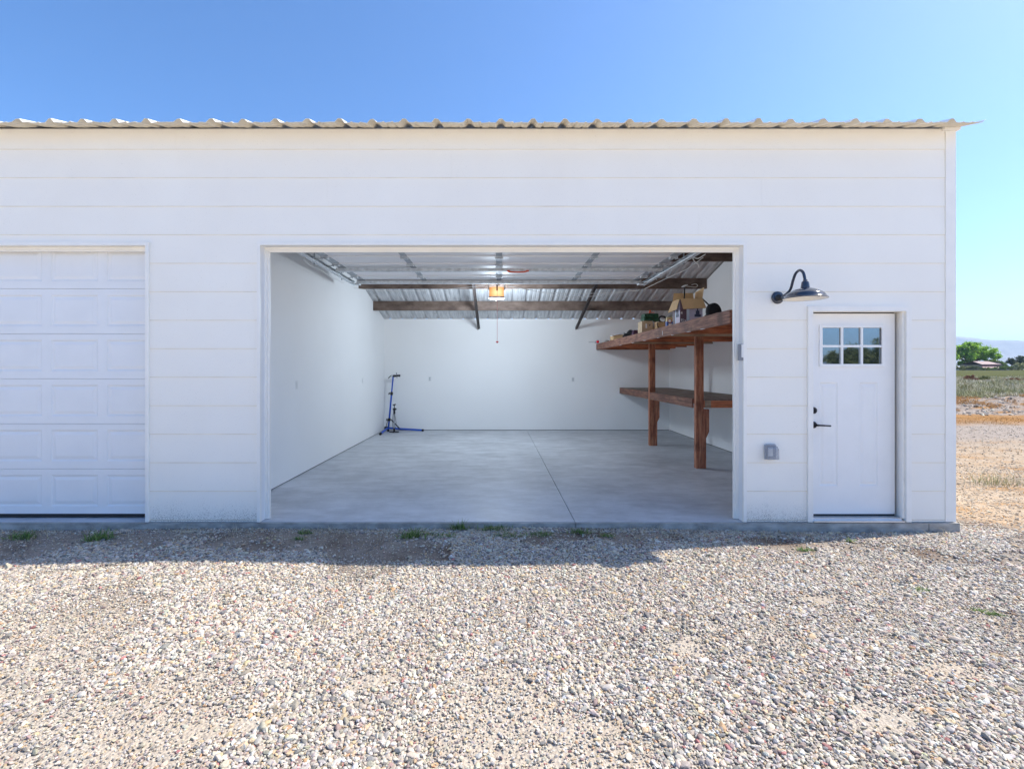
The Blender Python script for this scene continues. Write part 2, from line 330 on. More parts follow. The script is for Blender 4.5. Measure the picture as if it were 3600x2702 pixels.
def lot(n_,y0,y1,s0,s1):
    yq=rng.uniform(y0,y1,n_); xq=(yq+CD)*rng.uniform(.70,1.25,n_); k=xq>4.75; xq=xq[k]; yq=yq[k]; m_=len(xq); sz=rng.uniform(s0,s1,m_)*rng.random(m_)**.8+s0*.5
    return xq,yq,np.stack([sz*rng.uniform(.9,1.5,m_),sz*rng.uniform(.7,1.1,m_),sz*rng.uniform(.35,.7,m_)],1)
ex=[lot(9000,-.3,3.5,.005,.012),lot(4500,2,9.2,.006,.016),lot(2600,12.6,18.3,.015,.055)]
for a_,b_,c_ in ex:
    m_=len(a_); PX=np.concatenate([PX,a_]); PY=np.concatenate([PY,b_]); scl=np.concatenate([scl,c_]); rot=np.concatenate([rot,np.stack([rng.normal(0,.3,m_),rng.normal(0,.3,m_),rng.uniform(0,6.28,m_)],1)])
    col=np.concatenate([col,np.array([(.46,.385,.30)])*np.exp(rng.normal(0,.2,(m_,1)))])
n=len(PX)
PZ=gz(PX,PY)+scl[:,2]*.45+rng.uniform(-.003,.006,n)
me=bpy.data.meshes.new('gravel'); me.vertices.add(n); me.vertices.foreach_set('co',np.stack([PX,PY,PZ],1).astype(np.float32).ravel())
def attr(nm,ty,arr,key):
    a=me.attributes.new(nm,ty,'POINT'); a.data.foreach_set(key,arr.ravel())
attr('rot','FLOAT_VECTOR',rot.astype(np.float32),'vector'); attr('scl','FLOAT_VECTOR',scl.astype(np.float32),'vector')
attr('tint','FLOAT_COLOR',np.concatenate([np.clip(col,.01,.60),np.ones((n,1))],1).astype(np.float32),'color')
attr('pick','INT',rng.integers(0,6,n).astype(np.int32),'value')
me.update()
gravel_ob=bpy.data.objects.new('gravel',me); COL.objects.link(gravel_ob); tag(gravel_ob,kind='stuff')
t=NT('pebble_stone'); a=t.n('ShaderNodeAttribute',attribute_type='INSTANCER',attribute_name='tint')
f=t.noise(t.pos(),150,3,.6); t.setc(t.mix(1.0,a.outputs['Color'],t.ramp(f,[(.3,.78),(.7,1.18)]),'MULTIPLY')); t.p(.75); M['pebble']=t.mat
me.materials.append(M['pebble'])
ng=bpy.data.node_groups.new('pebble_scatter','GeometryNodeTree')
ng.interface.new_socket('Geometry',in_out='INPUT',socket_type='NodeSocketGeometry'); ng.interface.new_socket('Geometry',in_out='OUTPUT',socket_type='NodeSocketGeometry')
G=ng.nodes; LK=ng.links; gi=G.new('NodeGroupInput'); go=G.new('NodeGroupOutput'); iop=G.new('GeometryNodeInstanceOnPoints'); join=G.new('GeometryNodeJoinGeometry')
for k in range(6):
    ico=G.new('GeometryNodeMeshIcoSphere'); ico.inputs['Radius'].default_value=1; ico.inputs['Subdivisions'].default_value=3
    sp=G.new('GeometryNodeSetPosition'); nz=G.new('ShaderNodeTexNoise'); nz.noise_dimensions='4D'; nz.inputs['W'].default_value=k*7.3; nz.inputs['Scale'].default_value=.75; nz.inputs['Detail'].default_value=1.2
    sub=G.new('ShaderNodeVectorMath'); sub.operation='SUBTRACT'; sub.inputs[1].default_value=(.5,.5,.5); LK.new(nz.outputs['Color'],sub.inputs[0])
    sca=G.new('ShaderNodeVectorMath'); sca.operation='SCALE'; sca.inputs['Scale'].default_value=1.5; LK.new(sub.outputs[0],sca.inputs[0])
    LK.new(ico.outputs['Mesh'],sp.inputs['Geometry']); LK.new(sca.outputs[0],sp.inputs['Offset'])
    sm=G.new('GeometryNodeSetShadeSmooth'); LK.new(sp.outputs[0],sm.inputs[0])
    mt=G.new('GeometryNodeSetMaterial'); mt.inputs['Material'].default_value=M['pebble']; LK.new(sm.outputs[0],mt.inputs[0])
    g2=G.new('GeometryNodeGeometryToInstance'); LK.new(mt.outputs[0],g2.inputs[0]); LK.new(g2.outputs[0],join.inputs[0])
def nattr(nm,ty):
    x=G.new('GeometryNodeInputNamedAttribute'); x.data_type=ty; x.inputs['Name'].default_value=nm; return x.outputs[0]
LK.new(gi.outputs[0],iop.inputs['Points']); LK.new(join.outputs[0],iop.inputs['Instance']); iop.inputs['Pick Instance'].default_value=True
LK.new(nattr('pick','INT'),iop.inputs['Instance Index']); LK.new(nattr('rot','FLOAT_VECTOR'),iop.inputs['Rotation']); LK.new(nattr('scl','FLOAT_VECTOR'),iop.inputs['Scale'])
LK.new(iop.outputs[0],go.inputs[0])
md=gravel_ob.modifiers.new('scatter','NODES'); md.node_group=ng

# ------------------------------------------------------------------ the garage building
XL,XR=-9.0,4.505; BACK=7.32; WL,WR=-2.84,4.22      # building ends, back wall, inner side walls
RIDGE=1.42
def roofz(y):                                        # underside of the roof pans
    return 3.90+.30*y if y<RIDGE else 2.762+.265*(BACK-y)
bld=thing('garage_building',(0,0,0),'long white metal-roofed garage with lap siding, two wide garage doors and an entry door','garage')
# openings: x0,x1,top of the trim
OPEN=[(-8.36,-3.454,2.762),(-2.386,2.440,2.762),(3.046,4.064,2.131)]
BH=.2813; Z0=.022
def board_front(mb,x0,x1,za,zb,zk,fx):
    tk=lambda z:.006+.007*(1-(z-zk)/BH)
    ya,yb=-tk(za),-tk(zb)
    a,b,c,d=fx(x0,ya,za),fx(x1,ya,za),fx(x1,yb,zb),fx(x0,yb,zb)
    if za==zk:
        zl=za+.005; yl=-tk(zl)+.0008; e,f=fx(x0,yl,zl),fx(x1,yl,zl); mb.quad(a,b,f,e,1); mb.quad(e,f,c,d)
    else: mb.quad(a,b,c,d)
    mb.quad(fx(x0,0,za),fx(x1,0,za),b,a); mb.quad(fx(x0,0,za),a,d,fx(x0,0,zb)); mb.quad(b,fx(x1,0,za),fx(x1,0,zb),c)
JOINTS={12:[-.467,-6.1],11:[-1.70,2.6],10:[1.97,-5.2],13:[-3.2],9:[-2.9]}
mb=MB(); ident=lambda x,y,z:(x,y,z)
for k in range(0,14):
    zk=Z0+BH*k; zt=zk+BH if k<13 else 3.886
    cuts=sorted({zk,zt}|{o[2] for o in OPEN if zk<o[2]<zt})
    for za,zb in zip(cuts,cuts[1:]):
        xs=[(XL+.1,4.411)]
        for o in OPEN:
            if o[2]>za+1e-6:
                nx_=[]
                for a,b in xs:
                    if o[0]>a and o[1]<b: nx_+= [(a,o[0]+.004),(o[1]-.004,b)]
                    else: nx_.append((a,b))
                xs=nx_
        for a,b in xs:
            js=[a-.0005]+sorted(j for j in JOINTS.get(k,[]) if a<j<b)+[b+.0005]
            for p0,p1 in zip(js,js[1:]): board_front(mb,p0+.0005,p1-.0005,za,zb,zk,ident)
# starter strip and nail heads
for a,b in ((XL+.1,-8.36),(-3.452,-2.388),(2.442,3.044),(4.066,4.411)): mb.box(a,b,-.014,0,.004,.019)
mb.build('front_siding',[M['siding'],M['caulk']],bld)
# wall core behind the boards (openings left open)
mb=MB(); Y0,Y1=.001,.115
xs=[XL]+[v for o in OPEN for v in (o[0]+.03,o[1]-.03)]+[XR-.012]
for i in range(0,len(xs),2): mb.box(xs[i],xs[i+1],Y0,Y1,.005,3.88)
for o in OPEN: mb.box(o[0]+.03,o[1]-.03,Y0,Y1,o[2]-.03,3.88)
mb.build('wall_core',M['drywall'],bld)
# side and back outer walls with the same lap boards
mb=MB(); fr=lambda u,n_,z:(XR-.012-n_,u,z)
for k in range(14):
    zk=Z0+BH*k; zt=min(zk+BH,3.9)
    ye=7.39 if zt<2.74 else BACK-(zt-2.74)/.265
    board_front(mb,.02,ye,zk,zt,zk,fr)
poly=[(.118,.004),(7.39,.004),(7.39,2.735),(RIDGE,roofz(RIDGE)-.02),(.118,3.86)]
mb.prism(poly,'x',WR,XR-.013); mb.build('side_wall',[M['siding'],M['caulk']],bld)
mb=MB(); mb.prism(poly,'x',XL,XL+.12); mb.build('side_wall',M['siding'],bld)
mb=MB(); mb.box(XL+.12,XR-.013,7.346,7.389,-.0,2.738); mb.build('rear_wall',M['siding'],bld)
# interior linings with a dark shadow gap along the floor
def lining(f):
    mb=MB(); f(mb); return mb.build('interior_wall',[M['drywall'],M['dark_steel']],bld)
pl=[(.118,.013),(7.32,.013),(7.32,2.748),(RIDGE,roofz(RIDGE)-.02),(.118,3.88)]
def f(mb): mb.prism(pl,'x',WL-.12,WL); mb.box(WL-.1,WL-.012,.13,7.3,.0005,.0125,1)
lining(f)
def f(mb): mb.prism([(.118,.013),(7.32,.013),(7.32,2.72),(RIDGE,roofz(RIDGE)-.03),(.118,3.85)],'x',WR-.012,WR-.001); mb.box(WR-.004,WR-.0015,.13,7.3,.0005,.0125,1)
lining(f)
def f(mb): mb.box(WL,WR-.012,BACK,7.345,.013,2.752); mb.box(WL,WR-.012,BACK+.012,7.4,.0005,.0125,1)
lining(f)
# floor slab: two pours with a control joint, and the stem wall under the siding
mb=MB(); JX=.715
J0,J1=.752,.688
mb.prism([(XL,-.002),(J0-.004,-.002),(J1-.004,7.46),(XL,7.46)],'z',-.4,0); mb.prism([(J0+.004,-.002),(XR-.02,-.002),(XR-.02,7.46),(J1+.004,7.46)],'z',-.4,0); mb.prism([(J0-.004,0),(J0+.004,0),(J1+.004,7.45),(J1-.004,7.45)],'z',-.39,-.015)
mb.build('floor_slab',M['floor'],bld)
mb=MB(); mb.box(XL-.02,J0-.004,-.034,-.003,-.4,-.004); mb.box(J0+.004,4.228,-.034,-.003,-.4,-.004); mb.box(4.234,4.535,-.036,.30,-.4,-.005); mb.box(4.486,4.533,.304,7.5,-.4,-.006); mb.box(XL,4.535,7.465,7.60,-.4,-.065)
mb.build('foundation',M['foundation'],bld)
# corner boards
mb=MB(); mb.box(4.411,4.512,-.019,.0,.004,3.862); mb.box(XR-.010,4.512,.001,.09,.004,3.862); mb.box(4.38,4.535,-.045,.02,3.863,3.905); mb.build('corner_trim',M['trim'],bld)
mb=MB(); mb.box(XL-.01,XL+.1,-.026,.0,.004,3.86); mb.build('corner_trim',M['trim'],bld)
# casings: thin face trim, jamb lining and door stop
def casing(o,tw,jd=.115,stop=.038,sy=.06,sill=0.004,nm='door_trim',stp=True):
    x0,x1,zt=o; mb=MB(); xi0,xi1,zi=x0+tw,x1-tw,zt-tw
    mb.box(x0,xi0,-.030,.0005,sill,zt); mb.box(xi1,x1,-.030,.0005,sill,zt); mb.box(xi0,xi1,-.031,.0005,zi,zt+.002)
    # jamb boards, their faces flush with the trim's inner edge
    mb.box(x0+.004,xi0-.0015,.001,jd+.03,sill,zi); mb.box(xi1+.0015,x1-.004,.001,jd+.03,sill,zi); mb.box(xi0-.0015,xi1+.0015,.001,jd+.03,zi+.0015,zt-.004)
    if stp:
        mb.box(xi0-.001,xi0+stop,sy,sy+.028,sill+.001,zi-stop); mb.box(xi1-stop,xi1+.001,sy,sy+.028,sill+.001,zi-stop); mb.box(xi0-.001,xi1+.001,sy,sy+.028,zi-stop,zi+.001)
        mb.box(xi0-.001,xi0+stop*.6,sy-.014,sy,sill+.001,zi-stop*.6); mb.box(xi1-stop*.6,xi1+.001,sy-.014,sy,sill+.001,zi-stop*.6); mb.box(xi0-.001,xi1+.001,sy-.014,sy,zi-stop*.6,zi+.001)
    return mb.build(nm,M['trim'],bld)
casing(OPEN[0],.033); casing(OPEN[1],.031,stop=.042,sy=.085); casing(OPEN[2],.05,stp=False,sill=.004)

# closed sectional garage door
DY=.125; d0=tag(bpy.data.objects.new('garage_door',None)); COL.objects.link(d0); d0.parent=bld; d0.location=(-5.9,DY,0)
d0['label']='closed white panelled garage door'
def section(z0,z1,x0,x1,cols,y,flip=False):
    """one steel section with raised panels; cols = list of (xa,xb)"""
    mb=MB(); zt,zb=z1-.062,z0+.080; D=.009
    xsl=[x0]
    for a,b in cols: xsl+=[a,b]
    xsl.append(x1)
    mb.quad((x0,y,z0+.003),(x1,y,z0+.003),(x1,y,zb),(x0,y,zb)); mb.quad((x0,y,zt),(x1,y,zt),(x1,y,z1-.003),(x0,y,z1-.003))
    for i in range(0,len(xsl),2): mb.quad((xsl[i],y,zb),(xsl[i+1],y,zb),(xsl[i+1],y,zt),(xsl[i],y,zt))
    for a,b in cols:
        rings=[(0,0),(.012,D),(.022,D),(.050,.002)]
        for (i0,e0),(i1,e1) in zip(rings,rings[1:]):
            A=[(a+i0,y+e0,zb+i0),(b-i0,y+e0,zb+i0),(b-i0,y+e0,zt-i0),(a+i0,y+e0,zt-i0)]
            B=[(a+i1,y+e1,zb+i1),(b-i1,y+e1,zb+i1),(b-i1,y+e1,zt-i1),(a+i1,y+e1,zt-i1)]
            for q in range(4): mb.quad(A[q],A[(q+1)%4],B[(q+1)%4],B[q])
        mb.quad(*B)
    mb.quad((x0,y,z1-.003),(x1,y,z1-.003),(x1,y+.012,z1),(x0,y+.012,z1)); mb.quad((x0,y+.012,z0),(x1,y+.012,z0),(x1,y,z0+.003),(x0,y,z0+.003))
    mb.box(x0,x1,y+.0121,y+.04,z0+.0005,z1-.0005)
    return mb
cols=[(-3.51-.568*i-.476,-3.51-.568*i) for i in range(7,-1,-1)]
for k in range(6):
    section(.04+.4572*k,.04+.4572*(k+1),-8.30,-3.44,cols,DY).build('door_section',M['door_white'],d0)
mb=MB(); mb.box(-8.30,-3.45,DY+.002,DY+.038,.012,.0395); mb.build('bottom_seal',M['rubber'],d0)

# open sectional garage door, rolled back under the roof
OZ=3.02; OY1=3.575
d1=bpy.data.objects.new('garage_door',None); COL.objects.link(d1); d1.parent=bld; d1.location=(0,2.2,OZ); d1['label']='open garage door rolled back on overhead tracks'
SEC=[OY1-.457*(i+1) for i in range(6)]
for i,y0 in enumerate(SEC):
    mb=MB(); y1=y0+.451; zz=OZ if y0>1.15 else OZ
    mb.box(-2.40,2.40,y0,y1,zz+.010,zz+.05)
    mb.box(-2.40,2.40,y0+.001,y0+.016,zz,zz+.0099); mb.box(-2.40,2.40,y1-.012,y1,zz-.004,zz+.0098)   # rolled edges of the section
    mb.build('door_section',M['door_inner'],d1)
for xs_ in (-2.345,-1.275,0,1.275,2.345):
    mb=MB(); wd=.040 if abs(xs_)<2 else .055
    for y0 in SEC: mb.box(xs_-wd,xs_+wd,y0+.022,y0+.435,OZ+.003,OZ+.0095)
    mb.build('stile',M['galv_dark'],d1)
    for j,y0 in enumerate(SEC[:-1]):
        h=MB(); w2=.045
        h.box(xs_-w2,xs_+w2,y0-.045,y0-.010,OZ-.010,OZ+.002); h.box(xs_-w2,xs_+w2,y0+.02,y0+.055,OZ-.010,OZ+.002)
        h.tube([(xs_-w2-.01,y0+.004,OZ-.018),(xs_+w2+.01,y0+.004,OZ-.018)],.009,8)
        for q in(-1,1): h.box(xs_+q*w2-.006,xs_+q*w2+.006,y0-.03,y0+.04,OZ-.03,OZ-.010)
        h.tube([(xs_,y0+.038,OZ-.010),(xs_,y0+.038,OZ-.03)],.007,6)
        h.build('hinge',M['galv'],d1)
        if abs(xs_)>2:
            s_=1 if xs_>0 else -1; r_=MB(); r_.tube([(xs_+s_*.03,y0+.004,OZ-.026),(xs_+s_*.17,y0+.004,OZ-.026)],.006,8); r_.tube([(xs_+s_*.155,y0+.004,OZ-.026),(xs_+s_*.178,y0+.004,OZ-.026)],.022,14)
            r_.build('roller',M['galv_dark'],d1)
def strut(y0,y1,nm='strut'):
    mb=MB(); 
    mb.box(-2.42,2.42,y0,y0+.004,OZ-.055,OZ-.011); mb.box(-2.42,2.42,y1-.004,y1,OZ-.055,OZ-.011); mb.box(-2.42,2.42,y0+.004,y1-.004,OZ-.056,OZ-.051)
    return mb.build(nm,M['galv'],d1)
strut(2.43,2.51); strut(3.49,3.57)
for s_ in (-1,1):
    mb=MB(); xt=s_*2.50
    
    # C-shaped track, level then curving down to the jamb
    n_=10; arc=[(.62-.42*math.sin(a),OZ-.03-.42*(1-math.cos(a))) for a in np.linspace(0,math.pi/2,n_)]
    line=[(3.66,OZ-.03)]+arc+[(.20,.02)]
    for (ya,za),(yb,zb) in zip(line,line[1:]):
        dv=Vector((0,yb-ya,zb-za)); L=dv.length/2; dv.normalize(); nrm=Vector((0,-dv.z,dv.y)); c=Vector((xt,(ya+yb)/2,(za+zb)/2))
        mb.obox(c+Vector((s_*.022,0,0)),(.0015,0,0),dv*L,nrm*.026); mb.obox(c+nrm*.026,(.022,0,0),dv*L,nrm*.0015); mb.obox(c-nrm*.026,(.022,0,0),dv*L,nrm*.0015)
        mb.obox(c-Vector((s_*.022,0,0))+nrm*.019,(.0015,0,0),dv*L,nrm*.008)
    # angle iron stiffener outside the track
    mb.box(min(xt+s_*.025,xt+s_*.075),max(xt+s_*.025,xt+s_*.075),1.2,3.72,OZ-.012,OZ-.008); mb.box(xt+s_*.024-.002,xt+s_*.024+.002,1.2,3.72,OZ-.06,OZ-.0125)
    mb.build('track',M['galv'],d1)
    mb=MB(); mb.box(xt-s_*.095-.035,xt-s_*.095+.035,3.46,3.575,OZ-.075,OZ-.057); mb.box(xt-s_*.095-.035,xt-s_*.095+.035,3.576,3.590,OZ-.075,OZ+.02); mb.build('corner_bracket',M['galv'],d1)
    for yb in (2.0,3.2):
        zb=roofz(yb)-.2; mb=MB(); mb.box(xt+s_*.078-.004,xt+s_*.078+.004,yb-.018,yb+.018,OZ-.05,zb+.1); mb.build('hanger_strap',M['galv_dark'],d1)
mb=MB(); g=[(.13,2.40,OZ-.064),(.16,2.395,OZ-.075),(.25,2.393,OZ-.080),(.36,2.395,OZ-.077),(.42,2.40,OZ-.064)]
mb.tube(smooth_path(g,4),.011,8); mb.box(.12,.16,2.395,2.415,OZ-.07,OZ-.05); mb.box(.40,.44,2.395,2.415,OZ-.07,OZ-.05); mb.build('pull_handle',M['orange_red'],d1)

# entry door with six-light window
EY=.085; d2=bpy.data.objects.new('entry_door',None); COL.objects.link(d2); d2.parent=bld; d2.location=(3.54,EY,0); d2['label']='white entry door with six-pane window'
mb=MB(); ex0,ex1,ez0,ez1=3.09,3.990,.052,2.070; WN=(3.225,3.882,1.532,1.957)
PN=[(3.232,3.415,.335,1.375),(3.635,3.818,.335,1.375)]
xsl=[ex0,WN[0]+.02,PN[0][1],PN[1][0],WN[1]-.02,ex1]
def face(x0,x1,z0,z1): mb.quad((x0,EY,z0),(x1,EY,z0),(x1,EY,z1),(x0,EY,z1))
face(ex0,ex1,ez0,PN[0][2]); face(ex0,ex1,PN[0][3],WN[2]+.02); face(ex0,ex1,WN[3]-.02,ez1); face(ex0,WN[0]+.02,WN[2]+.02,WN[3]-.02); face(WN[1]-.02,ex1,WN[2]+.02,WN[3]-.02)
face(ex0,PN[0][0],PN[0][2],PN[0][3]); face(PN[0][1],PN[1][0],PN[0][2],PN[0][3]); face(PN[1][1],ex1,PN[0][2],PN[0][3])
for a,b,z0,z1 in PN:
    rings=[(0,0),(.010,.008),(.024,.008),(.040,.003)]
    for (i0,e0),(i1,e1) in zip(rings,rings[1:]):
        A=[(a+i0,EY+e0,z0+i0),(b-i0,EY+e0,z0+i0),(b-i0,EY+e0,z1-i0),(a+i0,EY+e0,z1-i0)]; B=[(a+i1,EY+e1,z0+i1),(b-i1,EY+e1,z0+i1),(b-i1,EY+e1,z1-i1),(a+i1,EY+e1,z1-i1)]
        for q in range(4): mb.quad(A[q],A[(q+1)%4],B[(q+1)%4],B[q])
    mb.quad(*B)
mb.box(ex0,ex1,EY+.0122,EY+.044,ez0,PN[0][3]); mb.box(ex0,ex1,EY+.0122,EY+.044,WN[3]-.02,ez1); mb.box(ex0,WN[0]+.02,EY+.0122,EY+.044,PN[0][3],WN[3]-.02); mb.box(WN[1]-.02,ex1,EY+.0122,EY+.044,PN[0][3],WN[3]-.02); mb.box(WN[0]+.02,WN[1]-.02,EY+.0122,EY+.044,PN[0][3],WN[2]+.02)
for x_ in (ex0,ex1): mb.quad((x_,EY,ez0),(x_,EY+.0122,ez0),(x_,EY+.0122,ez1),(x_,EY,ez1))
mb.build('door_slab',M['entry_white'],d2)
mb=MB(); x0,x1,z0,z1=WN; fw=.030
mb.box(x0,x0+fw,EY-.014,EY-.0005,z0,z1,bev=.003); mb.box(x1-fw,x1,EY-.014,EY-.0005,z0,z1,bev=.003); mb.box(x0+fw,x1-fw,EY-.0145,EY-.0006,z0,z0+fw,bev=.003); mb.box(x0+fw,x1-fw,EY-.0145,EY-.0006,z1-fw,z1,bev=.003)
pw=(x1-x0-2*fw); mw=.022; zc=(z0+z1)/2-.003
for q in (1,2): xc=x0+fw+pw*q/3; mb.box(xc-mw/2,xc+mw/2,EY-.009,EY+.012,z0+fw,z1-fw)
for q in range(3):
    a=x0+fw+pw*q/3+(mw/2 if q else 0); b=x0+fw+pw*(q+1)/3-(mw/2 if q<2 else 0); mb.box(a,b,EY-.0088,EY+.0118,zc-mw/2,zc+mw/2)
mb.build('window_frame',M['entry_white'],d2)
for q in range(3):
    a=x0+fw+pw*q/3+(mw/2 if q else 0); b=x0+fw+pw*(q+1)/3-(mw/2 if q<2 else 0)
    for (za,zb) in ((z0+fw,zc-mw/2),(zc+mw/2,z1-fw)):
        g=MB(); g.box(a,b,EY+.007,EY+.011,za,zb); g.build('window_pane',M['glass'],d2)
mb=MB(); mb.lathe([(.0,-.034),(.016,-.034),(.018,-.026),(.032,-.018),(.034,-.002),(.034,0)],(3.165,EY,1.095),(0,1,0),24); mb.box(3.160,3.170,EY-.048,EY-.034,1.078,1.112); mb.build('deadbolt',M['black'],d2)
mb=MB(); mb.lathe([(.012,-.052),(.012,-.02),(.032,-.016),(.034,-.002),(.034,0)],(3.165,EY,.950),(0,1,0),24); mb.tube(smooth_path([(3.165,EY-.055,.950),(3.19,EY-.062,.951),(3.25,EY-.062,.948),(3.305,EY-.058,.945)],5),[.011]*5+[.009]*5+[.008]*6,10); mb.build('door_handle',M['black'],d2)
mb=MB(); mb.box(3.10,3.992,-.040,.135,.0035,.018); mb.box(3.10,3.992,.0,.135,.0181,.034); mb.build('threshold',M['alu'],d2)
mb=MB(); mb.box(ex0,ex1,EY+.004,EY+.04,.0345,.0515); mb.box(ex1,3.9985,EY+.012,EY+.05,.035,2.07); mb.box(ex0,ex1,EY+.012,EY+.05,2.071,2.080); mb.box(3.078,ex0,EY+.012,EY+.05,.035,2.07); mb.build('weather_seal',M['rubber'],d2)
# door stops round the entry opening
mb=MB(); mb.box(3.975,4.0135,.128,.145,.0345,2.08); mb.box(3.0965,3.12,.131,.145,.0345,2.08); mb.box(3.9935,4.0135,-.006,.03,.0345,2.0815,bev=.003); mb.build('door_trim',M['trim'],bld)

# roof: ribbed panels with purlins and rafters
PITCH=.3025; RX0=.016
prof=[]; kx=math.ceil((XL-.1-RX0)/PITCH); xx_=[]
def rib(xc,h,bw):
    return [(xc-bw,0),(xc-bw*.34,h),(xc+bw*.34,h),(xc+bw,0)]
ks=list(range(int((XL-RX0)/PITCH),15))
for k in ks:
    xc=RX0+PITCH*k; h=.034*random.uniform(.93,1.1); prof+=rib(xc,h,.046)
    for q in (.36,.64): prof+=[(xc+PITCH*q-.016,0),(xc+PITCH*q,.0065),(xc+PITCH*q+.016,0)]
prof=[p for p in prof if p[0]<4.52]+[(4.535,.004),(4.556,.024),(4.575,.026)]
mb=MB(); ys=[-.26,-.02,RIDGE,4.4,7.40]; n_=len(prof)
def rz(y): return roofz(y)
jit=[random.uniform(-.004,.004) for _ in prof]
verts=[]
for y in ys:
    for i,(px_,h) in enumerate(prof): verts.append((px_,y+(random.uniform(-.006,.006) if y==ys[0] else 0),rz(y)+h+(jit[i] if y<0 else 0)))
TH=.0035
top=[(a,b,c+TH) for a,b,c in verts]; N=len(verts)
fb=[];ft=[]
for r_ in range(len(ys)-1):
    for i in range(n_-1):
        q=(r_*n_+i,r_*n_+i+1,(r_+1)*n_+i+1,(r_+1)*n_+i)
        fb.append((q[::-1],2 if r_==0 else 1)); ft.append(q)
o=0; mb.v+=verts+top
for q,m_ in fb: mb.f.append(q); mb.m.append(m_); mb.sm.append(False)
for q in ft: mb.f.append(tuple(i+N for i in q)); mb.m.append(0); mb.sm.append(False)
for i in range(n_-1):
    mb.f.append((i,i+1,i+1+N,i+N)); mb.m.append(2); mb.sm.append(False)
    j=(len(ys)-1)*n_+i; mb.f.append((j+1,j,j+N,j+1+N)); mb.m.append(2); mb.sm.append(False)
for r_ in range(len(ys)-1):
    i=r_*n_+n_-1; j=i+n_; mb.f.append((i,j,j+N,i+N)); mb.m.append(2); mb.sm.append(False)
roof=mb.build('roof',[M['roof_top'],M['galv_sheet'],M['roof_under']],bld)
mb=MB(); mb.box(XL,4.50,.02,.09,3.868,3.898); roofplate=mb.build('eave_plate',M['dark_steel'],roof)
for y in (6.25,5.10,3.95,2.80,1.62):
    mb=MB(); zt=roofz(y)-.004; zb=zt-.205; x0=WL-.02; x1=WR-.02
    mb.box(x0,x1,y-.004,y,zb,zt,); mb.box(x0,x1,y,y+.065,zb-.001,zb+.003); mb.box(x0,x1,y,y+.065,zt-.025,zt-.021); mb.box(x0,x1,y+.061,y+.065,zb+.003,zb+.02)
    mb.box(x0,x1,y-.008,y-.0042,zb-.003,zb+.012); mb.build('purlin',M['rust'],roof)
for x in (-.50,1.915):
    mb=MB(); sl=.265
    for (ya,yb) in ((1.5,7.31),):
        za=roofz(ya)-.216; zb=roofz(yb)-.216
        mb.add([(x-.03,ya,za-.06),(x+.03,ya,za-.06),(x+.03,ya,za),(x-.03,ya,za),(x-.03,yb,zb-.07),(x+.03,yb,zb-.04),(x+.03,yb,zb),(x-.03,yb,zb)],[(0,1,2,3),(7,6,5,4),(0,4,5,1),(1,5,6,2),(2,6,7,3),(3,7,4,0)])
    mb.build('rafter',M['dark_steel'],roof)

# ------------------------------------------------------------------ fixtures on the wall
lamp=thing('barn_lamp',(2.752,0,2.216),'glossy dark gooseneck barn lamp with white-lined shade above the entry door','wall lamp')
mb=MB(); mb.lathe([(0,.030),(.045,.030),(.058,.026),(.062,.017),(.062,.015)],(2.752,0,2.216),(0,-1,0),36); mb.build('wall_plate',M['lamp_black'],lamp)
mb=MB(); mb.lathe([(.030,.030),(.030,.042),(.024,.045),(.024,.060),(.018,.062),(.018,.078),(0,.080)],(2.752,0,2.214),(0,-1,0),20); mb.tube([(2.73,-.036,2.20),(2.785,-.040,2.19)],.005,8); mb.build('swivel_fitting',M['black'],lamp)
arm=smooth_path([(2.752,-.06,2.214),(2.752,-.10,2.217),(2.755,-.165,2.232),(2.757,-.225,2.268),(2.759,-.262,2.345),(2.761,-.300,2.400),(2.764,-.355,2.418),(2.767,-.402,2.388),(2.768,-.424,2.330),(2.768,-.430,2.295)],6)
mb=MB(); mb.tube(arm,.0125,12); mb.build('gooseneck_arm',M['lamp_black'],lamp)
LC=(2.768,-.43,0)
mb=MB(); mb.lathe([(0,2.318),(.018,2.318),(.019,2.305),(.024,2.303),(.030,2.296),(.036,2.250),(.036,2.243),(.012,2.240),(.012,2.232)],LC,n=28); mb.build('socket_cap',M['lamp_black'],lamp)
mb=MB(); mb.lathe([(.02,2.245),(.05,2.241),(.085,2.229),(.118,2.213),(.142,2.198),(.151,2.192),(.158,2.178),(.166,2.165),(.174,2.155),(.179,2.152),(.181,2.149),(.179,2.146)],LC,n=48)
mb.build('lamp_shade',M['lamp_black'],lamp)
mb=MB(); mb.lathe([(.0,2.234),(.05,2.234),(.085,2.223),(.118,2.207),(.142,2.192),(.150,2.186),(.156,2.172),(.164,2.160),(.172,2.151),(.177,2.147)],LC,n=48); mb.build('shade_lining',M['lamp_inner'],lamp)
ob=thing('outdoor_outlet',(2.675,0,.70),'small outdoor outlet with a clear bubble cover left of the entry door','outlet')
mb=MB(); mb.box(2.617,2.728,-.034,-.015,.622,.765,bev=.004); mb.build('back_plate',M['plastic_grey'],ob)
mb=MB(); mb.box(2.648,2.694,-.037,-.0335,.655,.735,bev=.001); mb.build('receptacle',M['plastic_white'],ob)
mb=MB(); mb.prism([(-.035,.625),(-.035,.757),(-.060,.752),(-.092,.728),(-.095,.630)],'x',2.622,2.724); mb.build('clear_cover',M['clear'],ob)
mb=MB(); mb.tube([(2.628,-.034,.768),(2.718,-.034,.768)],.007,8); mb.build('hinge',M['plastic_grey'],ob)
kp=thing('keypad',(2.395,-.01,1.67),'grey door keypad on the right jamb of the open garage door','keypad')
mb=MB(); mb.box(2.362,2.408,-.032,.002,1.595,1.757,bev=.006); mb.build('housing',M['keypad_grey'],kp)
